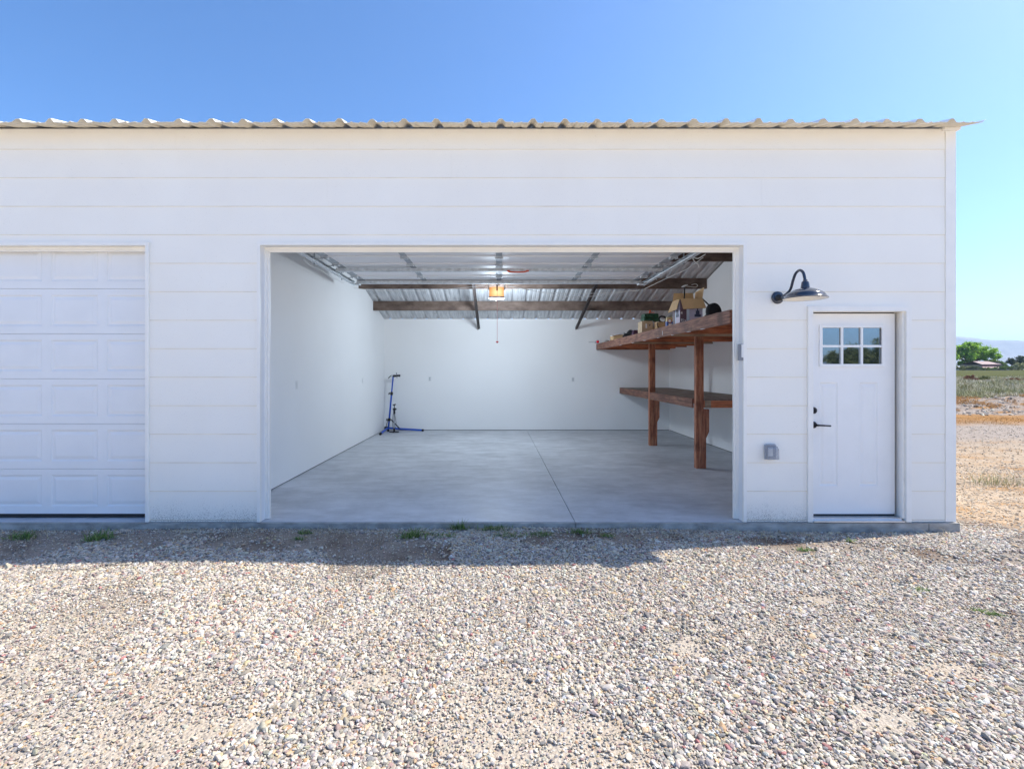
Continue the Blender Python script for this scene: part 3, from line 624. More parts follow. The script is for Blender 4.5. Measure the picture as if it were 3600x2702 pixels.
mb=MB(); mb.box(2.384,2.406,-.038,-.031,1.625,1.754,bev=.004); mb.build('cover_flap',M['plastic_white'],kp)
# the keypad stands on the casing face
def outlet(name,loc,nrm,label,double,cat='outlet',grp=None):
    e=thing(name,loc,label,cat,grp); n=Vector(nrm); s=Vector((0,0,1)).cross(n); u=Vector((0,0,1)); c=Vector(loc)
    hw=.036; hh=.058
    def bx(c_,a,b,t,nm,m):
        q=MB(); q.obox(c_+n*t,s*a,u*b,n*t); return q.build(nm,m,e)
    bx(c,hw,hh,.003,'cover_plate',M['plastic_white'])
    if double:
        for dz in(-.021,.021): bx(c+u*dz+n*.0061,.014,.014,.001,'receptacle',M['plastic_grey'])
    else: bx(c+n*.0061,.017,.034,.002,'rocker',M['plastic_white'])
outlet('wall_outlet',(-1.71,BACK,1.27),(0,-1,0),'white outlet on the back wall, right of the blue repair stand',True)
outlet('wall_outlet',(1.826,BACK,1.255),(0,-1,0),'white outlet with a dark plug hole on the back wall, near the shelves',True)
outlet('wall_switch',(WL,2.04,1.29),(1,0,0),'white wall switch on the left inner wall, nearest the doorway',False,'switch')
outlet('wall_switch',(WL,5.38,1.27),(1,0,0),'small white wall plate far along the left inner wall',False,'switch')

# ------------------------------------------------------------------ opener with glowing lamp
OYC=4.15
op=thing('garage_door_opener',(0,OYC,3.05),'ceiling door opener with a glowing amber lamp and red pull cord','opener')
cx=-.045
mb=MB(); mb.box(cx-.135,cx+.135,OYC+.02,OYC+.36,2.835,3.0,bev=.015); mb.build('motor_housing',M['plastic_grey'],op)
mb=MB(); 
n_=8
pts=[(cx-.135+.27*i/n_, OYC-.03-.05*math.sin(math.pi*i/n_)) for i in range(n_+1)]
for (xa,ya),(xb,yb) in zip(pts,pts[1:]): mb.add([(xa,ya,2.835),(xb,yb,2.835),(xb,yb,3.005),(xa,ya,3.005)],[(0,1,2,3)],0,True)
mb.box(cx-.135,cx+.135,OYC-.03,OYC+.019,2.836,3.004); mb.build('lamp_lens',M['amber'],op)
pl_=bpy.data.lights.new('interior_fill','POINT'); po_=bpy.data.objects.new('interior_fill',pl_); COL.objects.link(po_); po_.parent=op; po_.location=Vector((cx,OYC+.64,2.72))-Vector(op.location); pl_.energy=44; pl_.color=(.74,.87,1); pl_.shadow_soft_size=.2  # added fill light behind the housing, brightens the whole interior
mb=MB(); mb.lathe([(0,-.05),(.02,-.045),(.03,-.02),(.022,.02),(.013,.04),(.013,.06)],(cx,OYC+.42,2.87),n=16); mb.build('added_bulb',M['plastic_white'],op)  # added bulb shape, out of view behind the housing, to go with the fill light
mb=MB(); mb.prism([(cx-.14,OYC-.03),(cx-.07,OYC-.066),(cx,OYC-.082),(cx+.07,OYC-.066),(cx+.14,OYC-.03),(cx+.14,OYC+.05),(cx-.14,OYC+.05)],'z',2.805,2.834); mb.build('lens_rim',M['plastic_grey'],op)
mb=MB(); mb.box(-.02,.02,.7,OYC+.1,3.055,3.09); mb.build('rail',M['galv_dark'],op)
for q in(-1,1):
    mb=MB(); xq=cx+q*.148; mb.box(xq-.014,xq+.014,OYC+.05,OYC+.055,2.97,roofz(OYC)-.03); mb.build('hanger_strap',M['galv'],op)
mb=MB(); mb.tube([(cx+.012,OYC-.1,3.07),(cx+.012,OYC-.1,2.01)],.0032,6); mb.build('pull_cord',M['cord_red'],op)
mb=MB(); mb.box(cx-.012,cx+.036,OYC-.11,OYC-.09,1.995,2.015,bev=.005); mb.box(cx+.003,cx+.021,OYC-.108,OYC-.092,1.982,1.996,bev=.003); mb.build('cord_handle',M['red'],op)
mb=MB(); mb.box(cx-.004,cx+.022,OYC-.112,OYC-.088,2.93,3.05,bev=.004); mb.tube([(cx+.009,OYC-.1,3.06),(cx+.004,3.68,2.99)],.008,8); mb.build('trolley_arm',M['dark_steel'],op)
def wire(pts,r,label,name='wire',cat='wire'):
    p=smooth_path(pts,6); mb=MB(); c=p[0]; mb.tube(p,r,6); o=mb.build(name,M['cord_white'],None,loc=c); return tag(o,label,cat)
wire([at(764,622,3.7),at(830,628,3.9),at(930,627,4.1),at(1012,620,4.2),at(1048,616,4.22)],.0045,'thin white wire from the left track to the amber lamp')
wire([at(1096,617,4.22),at(1150,627,4.15),at(1215,640,4.0),at(1290,639,3.9),at(1350,630,3.8),at(1386,627,3.7)],.0045,'sagging white wire from the amber lamp to the right track, lower of two')
wire([at(1096,617,4.24),at(1160,629,4.1),at(1240,634,3.95),at(1310,632,3.85),at(1386,626,3.72)],.004,'straighter white wire from the amber lamp to the right track, upper of two')
wire([at(1524,549,1.35),at(1508,558,1.5),at(1497,556,1.6),at(1500,564,1.62),at(1509,572,1.6),at(1510,578,1.62)],.006,'white cord knotted round the right overhead track')
wire([at(1519,556,1.45),at(1497,572,1.9),at(1480,583,2.3),at(1440,601,3.0),at(1392,624,3.6)],.004,'thin white wire running along the right overhead track')
wire([at(655,559,1.5),at(668,571,1.7),at(690,581,2.1),at(716,598,2.7),at(742,611,3.3)],.004,'thin white wire running along the left overhead track')

# ------------------------------------------------------------------ timber shelving
sh=thing('timber_shelving',(3.1,3.7,0),'tall dark red timber shelving with two decks along the right wall','shelving')
SB=2.40; ST=2.128; SE=7.30; SF=.25
mb=MB(); mb.box(SB,SB+.038,SF,SE,1.986,ST); fascia=mb
mb=MB()
yq=SF
while yq<SE-.05:
    y2=min(yq+.138,SE); mb.box(SB+.0385,WR-.015,yq,y2-.004,2.095,2.114+random.uniform(-.002,.002)); yq=y2
mb.build('upper_deck',M['wood_red'],sh)
for yj in (.62,1.28,1.94,3.3,4.0,5.5,6.2,6.9):
    mb=MB(); mb.box(SB+.039,WR-.014,yj-.019,yj+.019,2.005,2.094); mb.build('joist',M['wood_x'],sh)
for yj in (2.66,4.90):
    mb=MB(); mb.box(SB+.039,WR-.014,yj-.045,yj+.045,2.030,2.0942); mb.build('cross_beam',M['wood_x'],sh)
    mb=MB(); mb.box(2.62,WR-.014,yj-.075,yj-.046,2.008,2.043); mb.build('batten',M['wood_pale'],sh)
mb=MB(); mb.box(SB+.039,WR-.014,SE-.045,SE,1.99,2.094); mb.build('cross_beam',M['wood_x'],sh)
def post(x,y,h):
    mb=MB(); e=[]
    for i,(a,b,c,d_) in enumerate(((0,.040,0,.085),(.0405,.078,-.006,.083),(.0785,.115,.004,.086))):
        mb.box(x+a,x+b,y+c,y+d_,0.0,h+(.0,-.002,.001)[i],bev=.003)
    mb.build('post',M['wood_z'],sh)
    c=MB(); xo=x+.1155
    c.box(xo,xo+.037,y+.002,y+.082,.0,.90,bev=.002); c.prism([(xo+.0375,.90),(xo+.0375,.46),(xo+.083,.56),(xo+.083,.90)],'y',y+.006,y+.080)
    c.build('side_cleat',M['wood_z'],sh)
post(3.0,2.62,2.029); post(2.972,4.86,2.029)
LZ=1.055
mb=MB(); mb.box(2.975,3.000,2.72,7.30,.915,LZ+.001); mb.build('fascia_beam',M['wood_y'],sh)
mb=MB(); mb.box(3.118,WR-.014,2.60,2.638,.925,LZ-.022); mb.build('end_fascia',M['wood_x'],sh)
mb=MB(); mb.box(3.121,3.166,2.592,2.5995,.925,LZ-.022); mb.box(3.172,3.21,2.590,2.5995,.925,LZ-.022); mb.build('paint_marked_block',M['wood_pale'],sh)
mb=MB(); mb.box(3.0005,WR-.014,2.72,7.30,LZ-.020,LZ); mb.box(3.118,WR-.014,2.60,2.7195,LZ-.020,LZ-.0005); mb.build('lower_deck',M['wood_grey'],sh)
for yj in (3.5,4.3,5.4,6.4):
    mb=MB(); mb.box(3.001,WR-.014,yj-.019,yj+.019,.93,LZ-.0205); mb.build('joist',M['wood_x'],sh)
mb=fascia
for yy_ in (.9,1.45,2.05,2.6,3.3,4.1,5.0): mb.obox((SB+.012,yy_+random.uniform(-.1,.1),1.984),(.0125,0,0),(0,random.uniform(.02,.06),0),(0,0,.003),1)
mb.obox((SB-.001,2.36,2.04),(.0012,0,0),(0,.006,0),(0,0,.03),1)
mb.build('fascia_beam',[M['wood_y'],M['paper']],sh)

# things stored on the upper deck
DZ=2.117
# open carton
CX0,CX1,CY0,CY1=2.50,2.812,1.93,2.215; CZ=2.482
bx=thing('cardboard_carton',(2.65,2.07,DZ),'open printed carton with raised flaps and lamp pictures on the upper shelf','box')
mb=MB(); t_=.004
mb.box(CX0,CX1,CY0,CY0+t_,DZ,CZ); mb.box(CX0,CX1,CY1-t_,CY1,DZ,CZ); mb.box(CX0,CX0+t_,CY0+t_,CY1-t_,DZ,CZ); mb.box(CX1-t_,CX1,CY0+t_,CY1-t_,DZ,CZ); mb.box(CX0+t_,CX1-t_,CY0+t_,CY1-t_,DZ,DZ+t_)
mb.build('carton_body',M['cardboard'],bx)
def flap(a,b,c,d_):
    q=MB(); a,b,c,d_=map(Vector,(a,b,c,d_)); n=(b-a).cross(d_-a).normalized()*.0022
    vs_=[a-n,b-n,c-n,d_-n,a+n,b+n,c+n,d_+n]; q.add(vs_,[(3,2,1,0),(4,5,6,7),(0,1,5,4),(1,2,6,5),(2,3,7,6),(3,0,4,7)]); q.build('flap',M['cardboard'],bx)
flap((CX0+.006,CY0-.003,CZ),(CX1,CY0-.003,CZ),(CX1+.030,CY0-.050,CZ-.135),(CX0+.026,CY0-.050,CZ-.148))
flap((CX0-.003,CY0+.002,CZ),(CX0-.003,CY1,CZ),(CX0-.060,CY1+.03,CZ-.160),(CX0-.050,CY0-.002,CZ-.150))
flap((CX0,CY1,CZ+.002),(CX1-.004,CY1,CZ+.002),(CX1-.002,CY1+.05,CZ+.130),(CX0+.03,CY1+.05,CZ+.125))
flap((CX1,CY0+.01,CZ+.002),(CX1,CY1,CZ+.002),(CX1+.030,CY1+.045,CZ+.135),(CX1+.040,CY0+.05,CZ+.165))
W_=CX1-CX0
def printed(orig,u,n,w,parts):
    q=MB(); u=Vector(u); n=Vector(n); o=Vector(orig)
    for (a,b,z0,z1,m_,lift) in parts:
        c=o+u*(w*(a+b)/2)+Vector((0,0,(z0+z1)/2))+n*lift; q.obox(c,u*(w*(b-a)/2),(0,0,(z1-z0)/2),n*.0004,m_)
    return q
H=CZ-DZ
shade=[(.60,.66,.20,.345,3),(.555,.72,.150,.20,3),(.50,.78,.115,.150,3)]
parts=[(.0,.29,0,H-.01,0,.0008),(.29,.41,0,H-.01,2,.0008),(.41,1,0,H-.01,1,.0008),(.44,.97,.04,.112,5,.0018)]
parts+=[(a+.14,b+.14,z0,z1,3,.0024) for a,b,z0,z1,_ in shade]
for r_ in range(26): a=random.uniform(.01,.24); z=random.uniform(.01,.085); parts.append((a,a+.03,z,z+random.uniform(.004,.012),4,.0020))
parts+=[(.07,.10,.155,.185,4,.0018),(.04,.06,.16,.18,4,.0019)]
PM=[M['print_plum'],M['print_lilac'],M['print_ice'],M['print_navy'],M['paper'],simple('pale_brick_print',(.62,.55,.66),.6,var=.1,scale=30)]
printed((CX0,CY0,DZ),(1,0,0),(0,-1,0),W_,parts).build('printed_panel',PM,bx)
D_=CY1-CY0
parts=[(.0,.55,0,H-.01,1,.0008),(.55,.66,0,H-.01,2,.0008),(.66,1,0,H-.01,0,.0008),(.2,.48,.16,.22,3,.0018),(.14,.54,.12,.16,3,.0018),(.05,.5,.03,.115,5,.0018)]
for r_ in range(10): a=random.uniform(.01,.10); z=random.uniform(.01,.085); parts.append((a,a+.03,z,z+.008,4,.0024))
printed((CX0,CY0,DZ),(0,1,0),(-1,0,0),D_,parts).build('printed_panel',PM,bx)
# rod with a white cap standing in the carton
rd=thing('lamp_rod',(2.62,2.08,2.2),'black rod with white cap and looped cord sticking out of the open carton','rod')
p0=Vector((2.60,2.07,DZ+.01)); p1=at(1479,617.5,2.15)
mb=MB(); mb.tube([p0,p1],.0105,10); mb.build('rod',M['black'],rd)
ax=(p1-p0).normalized()
mb=MB(); mb.lathe([(0,-.012),(.045,0),(.046,.004),(.02,.012),(0,.014)],p1,(ax+Vector((-.5,-.3,0))).normalized(),20); mb.build('cap',M['plastic_white'],rd)
mb=MB(); mb.tube(smooth_path([p1+Vector((.01,0,.0)),at(1492,619,2.15),at(1503,620,2.15),at(1507,616,2.15),at(1502,613,2.15),at(1494,615,2.15)],5),.004,6); mb.build('cord',M['cord_white'],rd)
# black disc and its rod
dk=thing('round_base',(2.78,1.45,DZ),'black round weighted disc on edge with a slanting rod, right of the open carton','disc')
dc=Vector((2.745,1.40,DZ+.118))
mb=MB(); dirv=Vector((.42,-.90,.06)).normalized(); mb.lathe([(0,.022),(.108,.020),(.117,.012),(.119,0),(.117,-.035),(0,-.036)],dc,dirv,40); mb.build('disc',M['black_matte'],dk)
mb=MB(); mb.tube([dc-dirv*.034,at(1534,661,1.62),at(1504,633,2.45)],.010,10); mb.build('rod',M['black'],dk)
mb=MB(); mb.lathe([(0,0),(.05,0),(.05,.03),(0,.031)],dc-dirv*.085+Vector((-.03,0,-.065)),dirv,20); mb.build('collar',M['black'],dk)
# blue bag with tan top
bg_=thing('packet',(2.55,2.46,DZ),'small blue packet with tan top and red ring, left of the open carton','packet')
mb=MB(); bm_=[(-.052,-.035),(.052,-.035),(.052,.035),(-.052,.035)]
bc=Vector((2.545,2.47,DZ))
def loft(levels,m):
    q=MB()
    vs_=[bc+Vector((x*sx,y*sy,z)) for z,sx,sy in levels for x,y in bm_]
    q.add(vs_,[(i*4+k,i*4+(k+1)%4,(i+1)*4+(k+1)%4,(i+1)*4+k) for i in range(len(levels)-1) for k in range(4)]+[tuple(range(len(vs_)-4,len(vs_)))],0,False); return q
loft([(0,.9,.9),(.02,1.04,1.05),(.10,1.0,1.0)],0).build('pouch',M['blue_bag'],bg_)
loft([(.1003,1.0,1.0),(.145,.97,.8),(.168,.95,.35)],0).build('top_band',M['tan_label'],bg_)
mb=MB(); mb.lathe([(.020,0),(.027,.002),(.033,0),(.027,-.002),(.020,0)],bc+Vector((-.014,-.040,.108)),(0,-1,.12),24); mb.build('ring_emblem',simple('dull_red_ring',(.45,.16,.13),.5),bg_)
mb=MB(); mb.lathe([(0,.0015),(.020,.001)],bc+Vector((-.014,-.040,.108)),(0,-1,.12),24); mb.obox(bc+Vector((-.004,-.0375,.055)),(.026,0,0),(0,.0006,0),(0,0,.014)); mb.build('pale_label',M['paper'],bg_)
# brown boxes, green case
b1=thing('cardboard_box',(2.60,3.8,DZ),'small closed brown cardboard box under the green case on the upper shelf','box')
mb=MB(); mb.box(2.505,2.70,3.76,4.02,DZ,DZ+.235,bev=.003); mb.build('box_body',M['cardboard_dull'],b1)
mb=MB(); mb.box(2.565,2.592,3.7575,3.7597,DZ+.11,DZ+.19); mb.build('shipping_label',M['paper'],b1)
mb=MB(); mb.obox((2.640,3.7585,DZ+.165),(.009,0,.012),(0,.0006,0),(-.006,0,.006)); mb.build('printed_mark',M['print_navy'],b1)
mb=MB(); mb.tube(smooth_path([(2.68,3.752,DZ+.238),(2.705,3.745,DZ+.20),(2.708,3.748,DZ+.13)],4),.006,6); mb.build('tape_tail',M['plastic_grey'],b1)
b2=thing('cardboard_box',(2.80,3.7,DZ),'orange-brown box with black printed triangle behind the blue packet','box')
mb=MB(); mb.box(2.715,2.93,3.62,3.9,DZ,DZ+.205,bev=.003); mb.build('box_body',M['cardboard'],b2)
mb=MB(); mb.prism([(2.80,DZ+.005),(2.90,DZ+.005),(2.90,DZ+.12),(2.845,DZ+.12)],'y',3.616,3.6195); mb.build('printed_mark',M['black'],b2)
mb=MB(); mb.tube(smooth_path([(2.715,3.60,DZ+.19),(2.73,3.595,DZ+.13),(2.77,3.59,DZ+.07),(2.81,3.59,DZ+.05)],5),.006,6); o_=mb.build('black_cable',M['black'],None,loc=(2.76,3.6,DZ+.05)); tag(o_,'short black cable hanging down the front of the orange-brown box','cable')
gc=thing('tool_case',(2.68,3.9,DZ+.235),'dark green plastic case with orange latch on top of the brown box','case')
mb=MB(); mb.box(2.55,2.82,3.80,4.02,DZ+.2355,DZ+.300,bev=.014); mb.build('case_base',M['green_case'],gc)
mb=MB(); mb.box(2.555,2.815,3.805,4.015,DZ+.301,DZ+.375,bev=.02); [mb.box(2.56+.05*i,2.575+.05*i,3.797,3.806,DZ+.305,DZ+.36) for i in range(5)]; mb.build('case_lid',M['green_case'],gc)
mb=MB(); mb.obox((2.695,3.83,DZ+.392),(.045,0,.0),(0,.012,0),(.0,0,.007)); mb.obox((2.662,3.83,DZ+.405),(.010,0,.0),(0,.012,0),(.005,0,.028)); mb.build('latch',M['orange_red'],gc)
bb=thing('hose_coil',(2.90,3.95,DZ+.207),'black coiled hose behind the green case','hose')
mb=MB(); mb.tube([(2.885+.065*math.cos(a),3.80+.02*math.sin(a)+.012*a/3,DZ+.27+.055*math.sin(a)) for a in np.linspace(0,4*math.pi,40)],.014,8); mb.build('coil',M['black'],bb)
# flat carton with papers, black bag, lid
fb_=thing('flat_carton',(2.6,5.8,DZ),'low open tan carton with white papers spilling over on the upper shelf','box')
mb=MB(); mb.box(2.46,2.70,5.74,6.05,DZ,DZ+.135,bev=.003); mb.build('box_body',M['cardboard'],fb_)
mb=MB(); mb.add([(2.425,5.72,DZ+.10),(2.70,5.70,DZ+.185),(2.74,6.02,DZ+.195),(2.46,6.04,DZ+.12),(2.425,5.72,DZ+.115),(2.70,5.70,DZ+.205),(2.74,6.02,DZ+.21),(2.46,6.04,DZ+.135)],[(3,2,1,0),(4,5,6,7),(0,1,5,4),(1,2,6,5),(2,3,7,6),(3,0,4,7)])
mb.add([(2.70,5.70,DZ+.19),(2.73,5.69,DZ+.19),(2.77,5.69,DZ+.10),(2.79,5.68,DZ+.02),(2.735,5.685,DZ+.02),(2.72,5.69,DZ+.10)],[(0,1,2,5),(5,2,3,4)]); mb.build('paper_stack',M['paper'],fb_)
bl=thing('black_bag',(2.75,5.45,DZ),'crumpled black bag between the papers and the brown box','bag')
bm=bmesh.new(); bmesh.ops.create_icosphere(bm,subdivisions=4,radius=1)
for v in bm.verts:
    q=v.co.copy(); n3=.12*math.sin(5*q.x+2*q.z)+.1*math.sin(7*q.y+3*q.x+1)+.06*math.sin(13*q.z+4*q.y)
    v.co=Vector((2.755+.145*q.x*(1+n3),5.42+.13*q.y*(1+n3),max(DZ+.001,DZ+.075+.115*q.z*(1+n3))))
mb=MB(); bm.verts.index_update(); mb.add([v.co for v in bm.verts],[[v.index for v in f.verts] for f in bm.faces],0,True); bm.free(); mb.build('bag',M['black_matte'],bl)
pc=thing('folded_cloth',(2.75,5.05,DZ),'folded dark purple patterned cloth beside the brown box','cloth')
mb=MB()
for i in range(4): mb.box(2.68+.006*i,2.83-.004*i,4.98+.01*i,5.16-.006*i,DZ+.045*i,DZ+.045*i+.043,bev=.014)
mb.build('cloth',M['purple_cloth'],pc)
ld=thing('storage_lid',(2.85,6.2,DZ),'clear plastic storage lid leaning behind the papers','lid')
mb=MB(); mb.add([(2.62,6.12,DZ+.14),(3.02,6.10,DZ+.245),(3.02,6.40,DZ+.265),(2.62,6.42,DZ+.16),(2.62,6.12,DZ+.155),(3.02,6.10,DZ+.262),(3.02,6.40,DZ+.28),(2.62,6.42,DZ+.175)],[(3,2,1,0),(4,5,6,7),(0,1,5,4),(1,2,6,5),(2,3,7,6),(3,0,4,7)]); mb.tube([(2.62,6.115,DZ+.15),(3.02,6.095,DZ+.256)],.007,6)
mb.build('lid',M['clear_lid'],ld); mb=MB(); mb.box(2.64,3.0,6.14,6.44,DZ,DZ+.138,bev=.01); mb.build('tub',M['clear_lid'],ld)
# red-ended tool at the far end of the shelf
tl=thing('caulking_tool',(2.43,7.0,DZ+.03),'grey tool with round red end and silver rod at the far shelf corner','tool')
cq=Vector((2.36,6.93,2.165))
mb=MB(); mb.lathe([(0,.030),(.020,.029),(.030,.022),(.034,.010)],cq,(0,-1,0),24); mb.build('red_end',M['red_lens'],tl)
mb=MB(); mb.lathe([(.035,.010),(.037,0),(.037,-.16),(.03,-.17),(0,-.17)],cq,(0,-1,0),24); mb.build('barrel',M['plastic_grey'],tl)
mb=MB(); mb.tube([cq+Vector((-.03,.03,-.005)),cq+Vector((-.21,.03,-.010))],.009,8); mb.tube([cq+Vector((-.205,.03,-.02)),cq+Vector((-.205,.03,.005))],.006,6); mb.build('rod',M['alu'],tl)
sm_=thing('clip_strap',(2.5,6.6,DZ),'small white and black strap lying beside the red-ended tool','strap')
mb=MB(); mb.tube(smooth_path([(2.42,6.55,2.134),(2.46,6.55,2.155),(2.50,6.55,2.150)],4),.010,8); mb.build('strap',M['cord_white'],sm_)
mb=MB(); mb.tube(smooth_path([(2.45,6.57,2.155),(2.49,6.57,2.172),(2.54,6.57,2.168),(2.56,6.57,2.15)],4),.010,8); mb.build('buckle',M['black'],sm_)

# ------------------------------------------------------------------ bike stand and pump in the far corner
st_=thing('repair_stand',(-2.68,7.08,0),'blue bicycle repair stand with black clamp in the far left corner','repair stand')
A=Vector((-2.685,7.08,.02)); B=Vector((-2.576,7.12,1.325))
mb=MB(); mb.tube([A+(B-A)*.02,A+(B-A)*.68],.021,14); mb.tube([A+(B-A)*.66,B],.017,14); mb.build('pole',M['blue_pole'],st_)
def col_at(f,h,r): 
    c=A+(B-A)*f; u=(B-A).normalized(); q=MB(); q.tube([c-u*h,c+u*h],r,14); q.box(c.x-.05,c.x-.01,c.y-.02,c.y+.02,c.z-.012,c.z+.012); q.tube([c+Vector((-.055,0,-.004)),c+Vector((-.068,0,0))],.028,10); q.tube([c+Vector((0.01,-.03,0)),c+Vector((.04,-.03,-.005))],.02,10); return q
col_at(.69,.04,.028).build('height_collar',M['black'],st_)
q=col_at(.205,.035,.032); q.build('leg_collar',M['black'],st_)
c=A+(B-A)*.2
mb=MB(); mb.tube([c+Vector((.05,-.02,.01)),Vector((-2.40,7.09,.06))],.014,8); mb.build('brace',M['black'],st_)
mb=MB(); mb.tube([c+Vector((-.03,-.02,.0)),Vector((-2.73,6.98,.07))],.007,8); mb.build('brace',M['black'],st_)
mb=MB(); mb.tube([Vector((-2.72,7.10,.085)),Vector((-1.86,7.10,.03))],.023,12); mb.build('leg',M['blue_pole'],st_)
mb=MB(); mb.tube([Vector((-1.875,7.10,.031)),Vector((-1.83,7.10,.028))],.027,12); mb.build('foot_cap',M['rubber'],st_)
mb=MB(); mb.tube([Vector((-2.70,7.04,.085)),Vector((-2.72,6.45,.03))],.023,12); mb.build('leg',M['blue_pole'],st_)
mb=MB(); mb.tube([Vector((-2.719,6.47,.031)),Vector((-2.72,6.41,.028))],.028,12); mb.build('foot_cap',M['rubber'],st_)
mb=MB(); mb.tube([A-Vector((0,0,.018)),A+Vector((.003,0,.03))],.027,12); mb.build('foot_cap',M['rubber'],st_)
mb=MB(); mb.box(-2.77,-2.70,7.02,7.12,.06,.12,bev=.008); mb.build('leg_joint',M['black'],st_)
T=B
mb=MB(); mb.tube([T+Vector((0,0,.02)),T+Vector((.06,-.01,.022)),T+Vector((.075,-.01,.023)),T+Vector((.13,-.01,.03)),T+Vector((.15,-.01,.03))],[.028,.028,.02,.024,.018],12); mb.tube([T+Vector((.085,-.02,.10)),T+Vector((.10,-.02,-.03))],.007,8); mb.box(T.x+.14,T.x+.175,T.y-.03,T.y+.02,T.z+.0,T.z+.055,bev=.006); mb.build('clamp',M['black'],st_)
mb=MB(); mb.tube(smooth_path([T+Vector((-.01,0,.03)),T+Vector((-.05,0,.025)),T+Vector((-.09,0,-.01)),T+Vector((-.115,0,-.04))],4),.011,8); mb.build('clamp_lever',M['black'],st_)
mb=MB(); mb.tube([T+Vector((-.045,0,.012)),T+Vector((.0,0,.02))],.02,10); mb.build('clamp_head',M['alu'],st_)
pu=thing('floor_pump',(-2.51,6.93,0),'black bicycle floor pump standing beside the blue repair stand','pump')
px_,py_=-2.51,6.93
mb=MB(); mb.box(px_-.115,px_+.115,py_-.03,py_+.03,.004,.026,bev=.008); mb.box(px_-.02,px_+.02,py_-.09,py_+.05,.004,.024,bev=.006); mb.tube([(px_,py_,.02),(px_,py_,.10)],.022,12); mb.build('base',M['black'],pu)
mb=MB(); mb.tube([(px_,py_,.10),(px_+.004,py_,.45)],.017,14); mb.build('barrel',M['plastic_grey'],pu)
for dx in (-.019,.019):
    mb=MB(); mb.tube(smooth_path([(px_+dx*1.2,py_-.018,.10),(px_+dx*(1.6 if dx<0 else 2.8),py_-.022,.20),(px_+dx*1.3,py_-.02,.40),(px_+dx*.5+.004,py_-.02,.47)],5),.005,6); mb.build('hose',M['black'],pu)
mb=MB(); mb.tube([(px_+.004,py_,.44),(px_+.004,py_,.53)],.025,12); mb.lathe([(0,.022),(.03,.02),(.03,0)],(px_+.012,py_-.02,.555),(0,-1,0),20); mb.box(px_-.03,px_+.055,py_-.02,py_+.02,.535,.575,bev=.006); mb.build('gauge',M['black'],pu)
mb=MB(); mb.tube([(px_+.004,py_,.53),(px_+.006,py_,.65)],.010,10); mb.tube([(px_-.03,py_,.650),(px_+.005,py_,.662),(px_+.04,py_,.668)],.014,10); mb.build('handle',M['black'],pu)

# ------------------------------------------------------------------ small plants
def leaf_mat(name,c1,c2,rough=.6,trans=.0):
    t=NT(name); r=t.n('ShaderNodeNewGeometry').outputs['Random Per Island']; t.setc(t.ramp(r,[(0,c1),(1,c2)])); t.p(rough)
    if trans:
        tr=t.n('ShaderNodeBsdfTranslucent'); cc=t.ramp(r,[(0,tuple(min(1,x*1.3) for x in c1)),(1,tuple(min(1,x*1.3) for x in c2))]); t.l(cc,tr.inputs[0]); mx=t.n('ShaderNodeMixShader'); mx.inputs[0].default_value=trans
        t.l(t.b.outputs[0],mx.inputs[1]); t.l(tr.outputs[0],mx.inputs[2]); t.l(mx.outputs[0],t.out.inputs[0])
    return t.mat
M['grass_green']=leaf_mat('green_blades',(.08,.155,.035),(.22,.32,.09),.55,.3)
M['grass_gold']=leaf_mat('gold_blades',(.40,.19,.05),(.62,.36,.12),.8)
M['grass_dry']=leaf_mat('dry_blades',(.40,.33,.20),(.62,.55,.40),.8)
t=NT('sage_blades'); r=t.n('ShaderNodeNewGeometry').outputs['Random Per Island']; ns=t.ramp(t.noise(t.pos((.5,.28,.2)),1.1,4,.6),[(.40,0),(.58,1)])
t.setc(t.mix(ns,t.ramp(r,[(0,(.16,.175,.06)),(1,(.38,.37,.15))]),t.ramp(r,[(0,(.38,.33,.22)),(1,(.70,.64,.48))]))); t.p(.8); M['sage']=t.mat
def blades(bx_,by_,bz_,h,w,lean,rg,seg=2):
    """numpy blade strips"""
    n=len(bx_); th=rg.uniform(0,6.283,n); lx=np.cos(th)*lean*h; ly=np.sin(th)*lean*h; wx=-np.sin(th)*w; wy=np.cos(th)*w
    V=[];
    for k,(f_,ws) in enumerate(((0,1),(.5,.75),(1,.12))):
        px=bx_+lx*f_*f_; py=by_+ly*f_*f_; pz=bz_+h*f_*(1-.25*lean*f_)
        V.append(np.stack([px-wx*ws,py-wy*ws,pz],1)); V.append(np.stack([px+wx*ws,py+wy*ws,pz],1))
    V=np.stack(V,1).reshape(-1,3); b=np.arange(n)[:,None]*6
    F_=np.concatenate([b+np.array([0,1,3,2]),b+np.array([2,3,5,4])],0)
    return V,F_
def np_mesh(name,V,F_,mat,parent=None,loc=(0,0,0),smooth=False):
    me=bpy.data.meshes.new(name); V=np.asarray(V)-np.array(loc); me.from_pydata(V.tolist(),[],F_.tolist()); me.materials.append(mat); me.update()
    ob=bpy.data.objects.new(name,me); COL.objects.link(ob); ob.location=loc
    if parent is not None: ob.parent=parent; ob.location=Vector(loc)-world_loc(parent)
    return ob
def gpt(px,py,z=-.08):
    s_=(py-VY)/(EYE-z); return (px-VX)/s_, F/s_-CD
